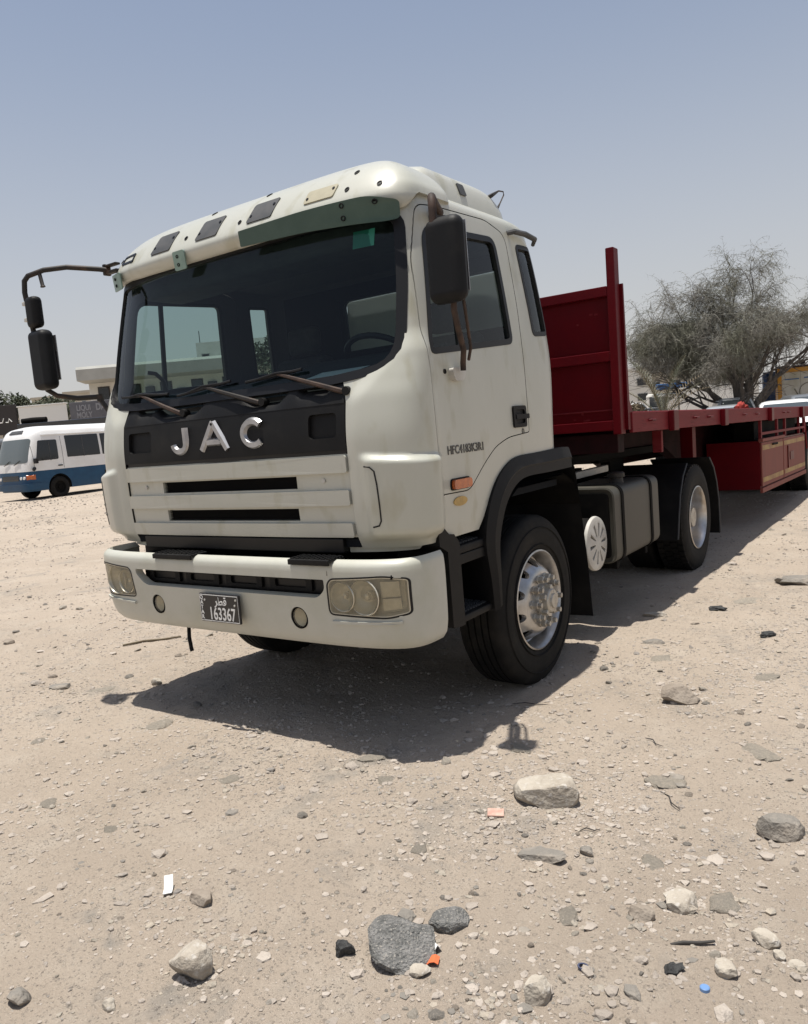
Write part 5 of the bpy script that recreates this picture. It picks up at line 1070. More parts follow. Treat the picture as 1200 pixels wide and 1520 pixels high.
# yellow framed cabin with a faded printed panel
yc_ = tag(empty('site_cabin', (-3.54, 37.1, 0.03), rad(12)), 'yellow framed cabin with a large faded printed panel', 'cabin')
obj('wall', MB().box(.0, 6.0, .06, 2.4, .1, 2.75), 'yellow_paint', yc_)
obj('print_panel', MB().box(.18, 5.8, .02, .06, .25, 2.66), 'poster_grey', yc_)
for (x0, x1, z0, z1) in ((0, .17, 0, 2.86), (5.83, 6, 0, 2.86), (.17, 5.83, 2.67, 2.86)): obj('frame_bar', MB().rbox(x0, x1, -.03, .08, z0, z1, .01), 'yellow_paint', yc_)
obj('roof', MB().rbox(-.05, 6.05, -.1, 2.5, 2.865, 2.95, .01), 'rust_brown', yc_); obj('roof_vent', MB().rbox(1.0, 1.2, .4, .6, 2.95, 3.2, .01), 'rust_brown', yc_)
for i, x in enumerate((.95, 1.8, 2.9)): obj('panel_joint', MB().box(x, x+.015, .012, .02, .25, 2.66), 'poster_sketch', yc_)
k = MB(); k.tube([(1.35+.45*math.cos(a), .012, 1.75+.4*math.sin(a)) for a in np.linspace(0, 6.28, 25)], .02, 4); k.tube([(.7, .012, 1.9), (.85, .012, 1.6), (1.2, .012, 1.55)], .03, 4); obj('printed_emblem', k, 'poster_sketch', yc_)
k = MB(); k.box(.3, .9, .012, .02, 2.32, 2.37); k.box(1.1, 1.7, .012, .02, 2.34, 2.4); obj('printed_lines', k, 'blue_paint', yc_)

# ================================================================ buildings
def building(name, label, loc, rz, L, D, H, m, rows=2, cols=4, ww=1.2, wh=1.2, z0=1.2, fl=3.2, parapet=.5, cat='building'):
    b = tag(empty(name, (loc[0], loc[1], loc[2] if len(loc) > 2 else 0.0), rz), label, cat)
    w = obj('wall', MB().box(0, L, 0, D, 0, H), m, b); p = MB().box(-.12, L+.12, -.12, D+.12, H, H+parapet); obj('parapet', p, m, b)
    for i in range(cols):
        for j in range(rows):
            x = (i+.5)*L/cols; z = z0+j*fl
            wi = obj('window', MB().box(x-ww/2, x+ww/2, -.05, .02, z, z+wh), 'stucco_grey', b); obj('pane', MB().box(x-ww/2+.08, x+ww/2-.08, -.07, -.05, z+.08, z+wh-.08), 'dark_window', wi)
    return b
building('apartment_block', 'white three storey block with dark windows beyond the red headboard', (-36.6, 105.5), rad(36), 5.6, 10, 6.9, 'stucco_white', 2, 2, 1.5, 1.1, 2.6, 2.1, .4)
building('apartment_block', 'grey flat roofed block half hidden behind the bare tree', (-33.0, 121.0), rad(36), 5.0, 8, 7.4, 'stucco_grey', 2, 2, 1.0, 1.0, 2.6, 2.2, .3)
building('apartment_block', 'pale beige block behind the shaggy palm', (-33.5, 110.5), rad(36), 9, 8, 6.2, 'stucco_beige', 2, 3, 1.2, 1.0, 2.2, 2.0, .3)
# left: workshop building with a deep overhanging roof and a stair tower
ws_ = tag(empty('workshop_building', (-61.4, 38.4, 0.2), rad(36.0)), 'pale workshop building with deep overhanging flat roof behind the sign', 'building')
obj('upper_wall', MB().box(.2, 34, 2.2, 14, 0, 7.99), 'stucco_white', ws_)
obj('roof_slab', MB().prism([(0, 9.1), (0, 8.1), (2.0, 7.95), (2.2, 8.0), (14, 8.0), (14, 9.35), (.2, 9.35)], 'x', .0, 35), 'stucco_grey', ws_)
for i in range(11):
    x = 1.0+i*2.9; w = obj('window', MB().box(x, x+1.1, 2.14, 2.22, 5.3, 7.6), 'sign_dark', ws_); obj('pane', MB().box(x+.1, x+1.0, 2.11, 2.14, 5.4, 7.5), 'dark_window', w)
for i in range(10): x = 2.6+i*2.9; obj('cooling_unit', MB().rbox(x, x+.8, 1.75, 2.2, 6.3+.35*(i % 2), 6.9+.35*(i % 2), .04), 'grey_panel', ws_)
for i in range(14): x = -.6+i*.9; obj('roof_stuff', MB().rbox(x, x+.55, 1.2, 1.9, 5.05, 5.4+.15*(i % 3), .06), 'sign_dark', ws_)
obj('balcony', MB().rbox(-1.5, 34, .9, 2.2, 4.6, 5.05, .03), 'stucco_white', ws_)
obj('lower_wall', MB().box(0, 34, 1.6, 2.2, 0, 4.6), 'stucco_grey', ws_)
twr = tag(empty('stair_tower', (-56.6, 48.4, 0.2), rad(36)), 'pale rooftop stair tower with one small window and a thin mast', 'building')
obj('wall', MB().box(0, 10, 0, 4, 0, 11.25), 'stucco_white', twr); w = obj('window', MB().box(.45, 1.25, -.06, .02, 9.2, 10.2), 'stucco_grey', twr); obj('pane', MB().box(.53, 1.17, -.08, -.06, 9.28, 10.12), 'dark_window', w); obj('mast', MB().tube([(.35, .3, 11.25), (.35, .3, 12.4)], .035, 6), 'chassis_dark', twr)
building('house', 'small beige house far behind the workshop balcony', (-85.9, 52.0), rad(36), 3.2, 6, 9.2, 'stucco_beige', 1, 2, .6, .7, 7.6, 3, .3, 'house'); building('house', 'low beige house far behind the green bushes', (-93.6, 52.2), rad(36), 7.5, 6, 9.2, 'stucco_beige', 1, 3, .8, .7, 7.2, 3, .3, 'house')
building('house', 'long low beige house far behind the small trees', (-98.5, 47.5), rad(36), 9, 6, 7.6, 'stucco_beige', 1, 3, .8, .7, 5.2, 3, .3, 'house')
# dark grey billboard wall
sg = tag(empty('billboard', (-45.15, 27.25, .2), rad(35.6)), 'long dark grey billboard wall lettered in paler grey behind the minibus', 'sign')
obj('board', MB().rbox(0, 9, 0, .25, 2.2, 5.0, .03), 'sign_grey', sg); 
for x in (.5, 3, 5.5, 8): obj('post', MB().rbox(x-.08, x+.08, .26, .42, 0, 4.8, .01), 'chassis_dark', sg)
text('sign_line', 'LIQUI', .52, (.95, -.012, 4.58), (1, 0, 0), (0, 0, 1), 'sign_text', sg, .01, .012, sx=.74); text('sign_line', 'MOLY', .52, (.97, -.012, 4.1), (1, 0, 0), (0, 0, 1), 'sign_text', sg, .01, .012, sx=.74); text('sign_line', 'DALL', .60, (2.32, -.012, 4.57), (1, 0, 0), (0, 0, 1), 'sign_text', sg, .01, .018, sx=.76)
# white yard wall, roof-top tanks and vehicles behind the bus
wl = tag(empty('yard_wall', (-41.1, 21.5, .2), rad(35.5)), 'plain bright white yard wall behind the minibus roof', 'wall'); obj('panel', MB().rbox(0, 2.75, 0, .25, 0, 4.5, .03), 'wall_white', wl); obj('coping', MB().rbox(-.05, 2.8, -.05, .3, 4.5, 4.57, .01), 'wall_white', wl)
ds = tag(empty('shop_sign', (-43.3, 19.9, .2), rad(35.5)), 'dark shop sign on posts with faint white script before the small trees', 'sign'); obj('board', MB().rbox(0, 2.6, 0, .2, 3.0, 4.7, .02), 'sign_dark', ds)
for x in (.2, 2.4): obj('post', MB().rbox(x-.06, x+.06, .2, .32, 0, 3.2, .01), 'chassis_dark', ds)
k = MB(); k.tube([(1.2, -.01, 3.75), (1.35, -.01, 3.7), (1.45, -.01, 3.85), (1.5, -.01, 3.7), (1.75, -.01, 3.7), (1.85, -.01, 3.95)], .03, 5); obj('script_stroke', k, 'plate_white', ds); k = MB(); k.tube([(1.95, -.01, 3.7), (2.1, -.01, 3.7), (2.15, -.01, 3.9), (2.3, -.01, 3.72)], .03, 5); obj('script_stroke', k, 'plate_white', ds)
lr = tag(empty('lorry', (-32.75, 18.0, -.02), rad(36)), 'dark box lorry with a rolled cover on its roof behind the minibus', 'truck')
lb = obj('cargo_box', MB().rbox(-1.2, 4.2, 0, 2.2, .9, 3.42, .04), 'car_black', lr); obj('cab', MB().rbox(-3.2, -1.3, .1, 2.1, .5, 2.8, .2, 3), 'car_grey', lr); obj('cab_window', MB().rbox(-2.9, -1.8, .085, .11, 1.7, 2.5, .02), 'car_window', lr)
obj('rolled_cover', MB().tube([(-1.15, .5, 3.55), (-.6, .5, 3.56), (0.05, .5, 3.55)], [.13, .15, .14], 14), 'chassis_dark', lr)
for x in (-2.4, 2.6):
    for y in (.25, 1.95): obj('wheel', MB().lathe([(.0001, -.12), (.2, -.14), (.24, -.1), (.45, -.12), (.48, -.08), (.48, .08), (.45, .12), (.0001, .12)], (x, y, .48), 'y', 1, 24, False), 'rubber', lr)

# ================================================================ vegetation
def ribbon(m, pts, w0, w1, side):
    n0 = len(m.v); N = len(pts)
    for i, p in enumerate(pts):
        w = w0+(w1-w0)*i/(N-1); m.v.append(tuple(p-side*w)); m.v.append(tuple(p+side*w))
    m.f += [(n0+2*i, n0+2*i+1, n0+2*i+3, n0+2*i+2) for i in range(N-1)]
R_ = random.Random(21)
def rv(): return Vector((R_.uniform(-1, 1), R_.uniform(-1, 1), R_.uniform(-1, 1)))
bt_ = tag(empty('bare_tree', (-4.75, 36.0, 0.03)), 'big grey half bare tree with drooping wispy twigs behind parked cars', 'tree')
wood = MB(); twigs = MB(); tips = []
def limb(p, d, L, r, lev):
    n = 5; pts = [p]; q = p.copy(); dd = d.normalized()
    for i in range(n):
        dd = (dd+rv()*.16+Vector((0, 0, .05 if lev < 2 else -.06))).normalized(); q = q+dd*(L/n); pts.append(q.copy())
    rs = [max(.008, r*(1-.62*i/n)) for i in range(n+1)]; wood.tube(pts, rs, 8 if lev == 0 else (6 if lev < 2 else 4), False)
    if lev >= 2:
        for q in pts[1:]: tips.append((q, dd.copy(), lev))
    if lev >= 3: return
    for j in range([5, 5, 5][lev]):
        t = R_.uniform(.35, 1.0); k = min(n-1, int(t*n)); b = pts[k].lerp(pts[k+1], t*n-k)
        out = Vector((b.x, b.y, 0)); out = out.normalized() if out.length > .1 else rv(); nd = (dd*.75+rv()*.75+out*.35+Vector((0, 0, .15))).normalized()
        limb(b, nd, L*R_.uniform(.55, .8), rs[k]*.6, lev+1)
for (dx, dy, dz, L, r) in ((-.15, 0, 1, 3.4, .26), (.25, .1, 1, 3.6, .24), (-.75, .2, .75, 3.3, .17), (.55, -.2, 1.0, 3.4, .18), (.1, -.7, .8, 3.0, .15), (-.2, .8, .8, 3.0, .15), (-1.1, -.2, .5, 3.0, .13), (.6, .4, 1.1, 3.2, .14), (-.6, -.3, 1.1, 3.5, .16)):
    limb(Vector((dx*.15, dy*.15, .6)), Vector((dx, dy, dz)), L, r, 0)
wood.tube([(0, 0, -.1), (0.02, 0, .3), (.0, .02, .7), (-.02, 0, 1.3), (-.08, 0, 2.2)], [.52, .42, .38, .34, .22], 12, False)
obj('trunk', wood, 'bark', bt_, ang=60)
for (q, dd, lev) in tips:
    if (q.z < 2.9+.4*max(0, -q.x-1.0) and math.hypot(q.x, q.y) > 1.0) or (q.x > .8 and q.z < 4.1+.25*q.x): continue
    for k in range(4 if lev == 3 else 3):
        d = (dd*.4+rv()*.9).normalized(); p = q+rv()*.12; L = R_.uniform(.45, 1.15); pts = [p.copy()]; N = 5
        for i in range(N): d = (d+Vector((0, 0, -.24))+rv()*.12).normalized(); p = p+d*(L/N); pts.append(p.copy())
        sd = d.cross(rv()).normalized(); ribbon(twigs, pts, .0075, .003, sd)
        for i in range(1, N+1):
            for _ in range(2):
                e = (d*.3+rv()+Vector((0, 0, -.35))).normalized(); ribbon(twigs, [pts[i], pts[i]+e*R_.uniform(.08, .24)], .006, .0025, e.cross(rv()).normalized())
zs_ = sorted(v[2] for v in twigs.v); 
crown = obj('crown', twigs.mesh('crown', False), 'twig_grey', bt_, smooth=False)
_top = max(v[2] for v in twigs.v); bt_.scale = (9.0/_top*1.02,)*2+(9.0/_top,)

def leafy(m, centre, rx, rz, n, sz, shape=1.0):
    for _ in range(n):
        d = rv(); d = d.normalized()*R_.random()**.4; p = Vector(centre)+Vector((d.x*rx, d.y*rx, d.z*rz)); a = rv().normalized(); b = a.cross(rv()).normalized(); s_ = sz*R_.uniform(.5, 1.3)
        n0 = len(m.v); m.v += [tuple(p-a*s_), tuple(p+b*s_*.35), tuple(p+a*s_), tuple(p-b*s_*.35)]; m.f.append((n0, n0+1, n0+2, n0+3))
def bush(name, label, loc, clumps, n, sz, m='leaf_dark', cat='bush', trunk=None):
    b = tag(empty(name, loc), label, cat); k = MB()
    for (c, rx, rz) in clumps: leafy(k, c, rx, rz, n, sz)
    obj('crown', k.mesh('crown', False), m, b, smooth=False)
    t = MB()
    for (c, rx, rz) in clumps: t.tube([(c[0]*.2, c[1]*.2, -.1), (c[0]*.6, c[1]*.6, c[2]*.5), c], [.1, .07, .02], 6)
    obj('trunk', t, 'bark', b)
    return b
bush('leafy_tree', 'low green tree standing left of the billboard behind the white wall', (-54.2, 30.6, .2), [((-.6, .2, 5.2), 1.0, .8), ((.4, .4, 5.35), 1.0, .9), ((1.3, 1.0, 5.2), 1.1, .8), ((-.1, .2, 4.2), 1.5, .9), ((1.0, .8, 4.2), 1.4, .9)], 700, .16, cat='tree')
bush('leafy_tree', 'dark feathery tree rising above the dark shop sign', (-51.3, 26.3, .2), [((-1.6, -.9, 5.9), .8, 1.1), ((-.6, -.4, 5.7), .7, 1.0), ((.5, .3, 5.4), .7, .9), ((-1.2, -.6, 4.6), 1.2, 1.0), ((.2, .1, 4.5), 1.2, 1.0), ((1.0, .7, 5.2), .5, .8)], 600, .15, cat='tree')
bush('leafy_tree', 'green tree behind the cab seen through the quarter window', (-40.0, 40.9, .2), [((-.5, 0, 8.0), 1.0, 1.0), ((.7, .5, 8.5), 1.0, 1.1), ((1.8, 1.0, 8.0), 1.3, 1.2), ((.5, .3, 6.8), 1.8, 1.2)], 700, .18, cat='tree')
bush('dry_bush', 'pale brown dry brushwood heaped beside the shaggy palm', (-7.4, 27.9, .03), [((-.6, 0, .9), .9, .8), ((.5, .2, .8), .9, .8), ((0, 0, 1.4), .7, .5)], 700, .13, 'dry_leaf')
# shaggy young palm
pm = tag(empty('palm', (-5.1, 24.8, 0.03)), 'shaggy young palm with dusty upright fronds beyond the trailer', 'palm')
obj('trunk', MB().tube([(0, 0, -.1), (.02, 0, .5), (0, .02, 1.0)], [.22, .2, .16], 10), 'bark', pm)
for i in range(13):
    a = i*2.4+R_.uniform(-.3, .3); tilt = R_.uniform(.04, .62)**1.2; L = R_.uniform(2.1, 3.0)*(1.05-.35*tilt); k = MB(); p = Vector((0, 0, .95)); d = Vector((math.cos(a)*tilt, math.sin(a)*tilt, 1)).normalized(); pts = [p.copy()]
    for j in range(10): d = (d+Vector((math.cos(a)*.05, math.sin(a)*.05, -.045*(1+2*tilt)))).normalized(); p = p+d*(L/10); pts.append(p.copy())
    k.tube(pts, [.018-.0015*j for j in range(11)], 4, False)
    for j in range(2, 11):
        t_ = (pts[j]-pts[j-1]).normalized(); sd = t_.cross(Vector((0, 0, 1))).normalized()
        for sg_ in (-1, 1):
            for h in (0, .5):
                b = pts[j-1].lerp(pts[j], h); e = (t_*.7+sd*sg_*.8+Vector((0, 0, .25))).normalized(); l_ = .34*math.sin(math.pi*(j-1+h)/10.5)+.08; ribbon(k, [b, b+e*l_*.6, b+e*l_+Vector((0, 0, -.04))], .014, .003, e.cross(Vector((0, 0, 1))).normalized())
    obj('frond', k.mesh('frond', False), 'dry_leaf' if i % 4 == 3 else 'palm_leaf', pm, smooth=False)

# ================================================================ rocks, stones and litter on the ground
def rock_mesh(name, seed, sx, sy, sz, m, cuts=9, rough=.10, sub=3):
    r = random.Random(seed); bm = bmesh.new(); bmesh.ops.create_icosphere(bm, subdivisions=sub, radius=1)
    planes = []
    for _ in range(cuts):
        n_ = Vector((r.gauss(0, 1), r.gauss(0, 1), r.gauss(0, .8))).normalized(); planes.append((n_, r.uniform(.52, .86)))
    planes.append((Vector((r.uniform(-.2, .2), r.uniform(-.2, .2), 1)).normalized(), r.uniform(.55, .8)))
    for v in bm.verts:
        c = v.co.copy()
        for n_, d in planes:
            e = c.dot(n_)-d
            if e > 0: c -= n_*e
        nz = float(vnoise(c.x*3.1+seed, c.y*3.1+c.z*2.3, seed % 50))-.5; nz2 = float(vnoise(c.x*8+seed, c.y*8+c.z*7, seed % 37))-.5
        c *= 1+rough*(nz*1.4+nz2*.7); v.co = Vector((c.x*sx, c.y*sy, c.z*sz))
    me = bpy.data.meshes.new(name); bm.to_mesh(me); bm.free(); me.shade_smooth()
    try: me.set_sharp_from_angle(angle=rad(28))
    except Exception: pass
    me.materials.append(MATS[m]); return me
def put_rock(label, x, y, w, d, h, m, seed, rz=0.0, cuts=9, cat='rock', name='rock', tilt=(0, 0), sink=.3, rough=.10, group=None):
    o = bpy.data.objects.new(name, rock_mesh(name, seed, w*.58, d*.58, h*.62, m, cuts, rough)); C.objects.link(o)
    o.location = (x, y, gz(x, y)+h*.62*(1-2*sink)*.8); o.rotation_euler = (tilt[0], tilt[1], rz); return tag(o, label, cat, group)
put_rock('largest pale limestone rock with crusty white top beyond the pink tile', 1.86, .07, .25, .20, .14, 'limestone', 3, .5, sink=.22)
put_rock('brown wedge shaped rock on open sand beside the truck shadow', 2.04, 1.36, .21, .17, .12, 'brown_stone', 12, .2, 6, sink=.25)
put_rock('dark grey slab of broken asphalt standing on edge beside orange shard', 1.88, -1.03, .19, .21, .085, 'asphalt_lump', 8, .55, 4, sink=.12, tilt=(.42, .12), rough=.10)
put_rock('flat grey asphalt block lying beside the big asphalt slab', 1.95, -.86, .125, .09, .055, 'asphalt_lump', 15, .6, 5, sink=.25)
put_rock('rounded pale boulder alone on sand before the white plastic strip', 1.35, -1.42, .13, .12, .115, 'limestone', 21, .3, 10, sink=.2)
put_rock('pale pointed stone lying near the dark blue ring', 2.335, -1.02, .068, .06, .08, 'limestone', 27, .9, 6, sink=.25)
put_rock('dark angular rock with pale broken base far from the truck', 2.75, .19, .145, .11, .10, 'grey_stone', 33, .4, 5, sink=.25)
put_rock('long grey slab half buried in the sand', 2.05, -.36, .175, .09, .05, 'grey_stone', 39, .25, 6, sink=.38)
put_rock('brown grey stone beside a larger half buried rock', 2.46, -.50, .085, .07, .06, 'brown_stone', 44, .2, 6, sink=.3)
put_rock('half buried cream rock touching the brown grey stone', 2.55, -.40, .12, .10, .06, 'limestone', 47, .8, 8, sink=.4)
put_rock('white striped stone beside two small white chips', 2.83, -.48, .08, .06, .045, 'limestone', 52, .1, 8, sink=.3)
put_rock('small rounded white chip touching the white striped stone', 2.87, -.535, .036, .034, .03, 'limestone', 55, .3, sink=.25, name='stone', cat='stone')
put_rock('small flat triangular white chip off the white striped stone', 2.92, -.545, .045, .03, .02, 'limestone', 57, .3, 5, sink=.25, name='stone', cat='stone')
put_rock('white and brown mottled stone beyond the blue plastic lid', 2.755, -.67, .07, .05, .042, 'limestone', 61, 2.2, 6, sink=.25)
put_rock('brown stone with dark hollow beside the white plastic strip', 1.09, -1.16, .085, .07, .055, 'brown_stone', 66, .3, 7, sink=.25)
put_rock('grey brown stone alone on smooth sand far from the boulder', .985, -1.78, .063, .06, .05, 'grey_stone', 70, .3, 8, sink=.25)
put_rock('small cream stone alone before the rounded boulder', 1.265, -1.66, .04, .04, .034, 'limestone', 73, .3, sink=.25)
put_rock('black charred lump beside the big asphalt slab', 1.715, -1.13, .06, .05, .06, 'char_black', 78, .3, 7, sink=.25, rough=.3)
put_rock('black crumbly cinder lump before the black stick', 2.62, -.72, .062, .05, .035, 'char_black', 83, .6, 7, sink=.35, rough=.35)
put_rock('flat grey stone at the edge of the truck shadow', 1.57, 2.42, .13, .09, .05, 'grey_stone', 88, .3, 6, sink=.35)
put_rock('black lump beyond the flat grey stone', 1.75, 3.43, .12, .08, .04, 'char_black', 92, .3, 7, sink=.3, rough=.3)
put_rock('black lump of rag on open sand right of the wheels', 2.24, 2.75, .115, .07, .04, 'char_black', 96, .8, 7, sink=.3, rough=.3)
put_rock('dark flat broken brick on sand left of the bumper', -1.86, .05, .15, .09, .04, 'grey_stone', 101, .5, 5, sink=.3)
put_rock('pale stone just outside the tip of the truck shadow', -1.25, .40, .085, .06, .06, 'limestone', 107, .3, sink=.25)
put_rock('dark brown broken brick far left on the sand', -3.57, .58, .11, .07, .05, 'brown_stone', 111, .3, 5, sink=.25)
put_rock('grey heap of rubble beside the tractor rear wheel shadow', 2.18, 4.6, .34, .2, .10, 'grey_stone', 115, .3, 9, sink=.4, rough=.25)
put_rock('flat pale slab at the shadow edge behind the front wheel', 1.35, 3.12, .17, .1, .04, 'limestone', 119, .5, 6, sink=.35)
put_rock('pale flake leaning beside the big asphalt slab', 1.985, -1.09, .06, .05, .03, 'limestone', 123, .6, 5, sink=.25)
put_rock('pair of grey stones: the larger near the half buried slab', 2.18, -.27, .055, .04, .035, 'grey_stone', 127, .2, sink=.25)
LAND = [(1.86, .07, 'the largest limestone rock'), (2.04, 1.36, 'the brown wedge shaped rock'), (1.88, -1.03, 'the big asphalt slab'), (1.35, -1.42, 'the rounded boulder'), (2.335, -1.02, 'the pale pointed stone'), (2.75, .19, 'the dark angular rock'), (2.05, -.36, 'the long grey slab'), (2.5, -.45, 'the half buried cream rock'), (2.83, -.5, 'the white striped stone'), (.92, -1.18, 'the white plastic strip'), (1.57, 2.42, 'the flat grey stone'), (2.24, 2.75, 'the black rag lump'), (-1.86, .05, 'the flat broken brick'), (-1.25, .4, 'the tip of the truck shadow'), (-3.57, .58, 'the dark brown brick'), (2.18, 4.6, 'the grey rubble heap'), (1.74, -.17, 'the pink tile shard'), (.2, .0, 'the number plate'), (1.17, 1.5, 'the front wheel'), (1.2, 5.1, 'the rear wheel'), (-1.1, 1.5, 'the far front wheel'), (.98, -1.78, 'the grey brown stone'), (-2.25, 1.1, 'the dry branch'), (1.3, 8.0, 'the trailer tool box'), (1.0, -.55, 'the open ground before the bumper'), (2.64, -.6, 'the black stick'), (-.6, -.4, 'the left fog lamp')]
stone_pool = [rock_mesh('stone', 200+i, .5, .42, .34, m, 7, .14, 2) for i, m in enumerate(['limestone', 'limestone', 'brown_stone', 'grey_stone', 'limestone', 'brown_stone', 'grey_stone', 'limestone', 'pebble_mix'])]
spots = [(2.19, 1.36, .05, 3), (2.38, 1.29, .06, 2), (2.44, 1.15, .05, 3), (2.67, 1.23, .052, 2), (2.46, .0, .04, 3), (1.31, .13, .064, 0), (.24, .04, .055, 0), (.20, .0, .045, 3), (1.85, -.75, .037, 3), (1.94, -.68, .037, 6), (2.07, -.61, .024, 3), (1.01, -.55, .055, 3), (.9, -1.37, .038, 2), (1.04, -.98, .036, 2), (2.06, -1.24, .037, 0), (2.12, -1.21, .055, 6), (1.71, 2.95, .08, 2), (1.91, -.25, .034, 3), (1.97, -.10, .034, 0), (2.23, -1.06, .02, 3)]
cx, cy = 3.3, -2.8
while len(spots) < 285:
    rr = math.exp(R_.uniform(math.log(1.75), math.log(11))); a = rad(R_.uniform(-68, -4)); x = cx+rr*math.sin(a); y = cy+rr*math.cos(a)
    if -1.15 < x < 1.2 and y > .2 and R_.random() < .8: continue
    if float(vnoise(x*1.1, y*1.1, 31)) < R_.random()*.85: continue
    spots.append((x, y, min(.09, math.exp(R_.gauss(math.log(.0062*rr+.006), .45))), R_.randrange(9)))
for (x, y, w, i) in spots:
    o = bpy.data.objects.new('stone', stone_pool[i]); C.objects.link(o); o.scale = (w, w*R_.uniform(.7, 1.1), w*R_.uniform(.6, 1.1)); o.rotation_euler = (R_.uniform(-.3, .3), R_.uniform(-.3, .3), R_.uniform(0, 6.28)); o.location = (x, y, gz(x, y)+w*R_.uniform(-.06, .10))
    tone = ['pale', 'pale', 'brown', 'dark grey', 'pale', 'brown', 'dark grey', 'pale', 'mottled'][i]; lm = min(LAND, key=lambda q: math.hypot(q[0]-x, q[1]-y)); dl = math.hypot(lm[0]-x, lm[1]-y)
    tag(o, '%s %s stone %s %s' % ('tiny' if w < .022 else ('small' if w < .045 else 'larger'), tone, 'right beside' if dl < .18 else ('near' if dl < .6 else 'on open sand nearest'), lm[2]), 'stone', '%s stones scattered over the sand' % tone)
# gravel: far too many to count
def scatter(name, N, seed, size, m, rmin=1.5, rmax=30, patch=(1.3, 41), flat=.6, xy=None):
    g = np.random.default_rng(seed); bm = bmesh.new(); bmesh.ops.create_icosphere(bm, subdivisions=1, radius=1); bv = np.array([v.co[:] for v in bm.verts]); bf = np.array([[v.index for v in f.verts] for f in bm.faces]); bm.free()
    M_ = N*3; rr = np.exp(g.uniform(math.log(rmin), math.log(rmax), M_)); a = np.radians(g.uniform(-76, 4, M_)); x = cx+rr*np.sin(a); y = cy+rr*np.cos(a)
    keep = (vnoise(x*patch[0], y*patch[0], patch[1])**3*1.3*(.3+1.2*vnoise(x*3.3, y*3.3, patch[1]+1))+.07*vnoise(x*6, y*6, 42)) > g.uniform(0, .95, M_); x, y, rr = x[keep][:N], y[keep][:N], rr[keep][:N]; n = len(x)
    if xy is not None: x, y = xy; rr = np.hypot(x-cx, y-cy); n = len(x)
    sz = np.maximum(np.exp(g.normal(math.log(size), .55, n)), .0011*rr); sz = np.minimum(sz, .03+.002*rr)
    ang = g.uniform(0, 6.283, n); ca, sa = np.cos(ang), np.sin(ang)
    J = bv[None]*(1+g.uniform(-.3, .3, (n, len(bv), 1))); J = J*np.stack([sz, sz*g.uniform(.6, 1, n), sz*flat*g.uniform(.5, 1.2, n)], -1)[:, None, :]
    X = J[..., 0]*ca[:, None]-J[..., 1]*sa[:, None]+x[:, None]; Y = J[..., 0]*sa[:, None]+J[..., 1]*ca[:, None]+y[:, None]; Z = J[..., 2]+(ground_z(x, y)+sz*g.uniform(-.12, .2, n))[:, None]
    V = np.stack([X, Y, Z], -1).reshape(-1, 3).astype(np.float32); F = (bf[None]+(np.arange(n)*len(bv))[:, None, None]).reshape(-1, 3).astype(np.int32)
    me = bpy.data.meshes.new(name); me.vertices.add(len(V)); me.vertices.foreach_set('co', V.ravel()); me.loops.add(F.size); me.loops.foreach_set('vertex_index', F.ravel()); me.polygons.add(len(F)); me.polygons.foreach_set('loop_start', np.arange(0, F.size, 3, dtype=np.int32)); me.update(calc_edges=True); me.materials.append(MATS[m])
    o = bpy.data.objects.new(name, me); C.objects.link(o); me.shade_flat(); return o
tag(scatter('gravel', 36000, 5, .0048, 'pebble_mix', patch=(1.1, 41)), 'fine mixed gravel strewn over the sandy ground', 'gravel', kind='stuff')
tag(scatter('pale_gravel', 16000, 6, .0058, 'sandy_stone', patch=(.8, 47)), 'pale limestone chips strewn over the sandy ground', 'gravel', kind='stuff')
tag(scatter('rubble', 4200, 9, .0095, 'sandy_stone', rmin=1.7, rmax=22, patch=(.7, 53), flat=.45), 'angular broken rubble pressed into the sandy ground', 'rubble', kind='stuff')
tag(scatter('dark_rubble', 1500, 10, .0085, 'grey_stone', rmin=1.7, rmax=22, patch=(.9, 59), flat=.4), 'dark angular grit pressed into the sandy ground', 'rubble', kind='stuff')
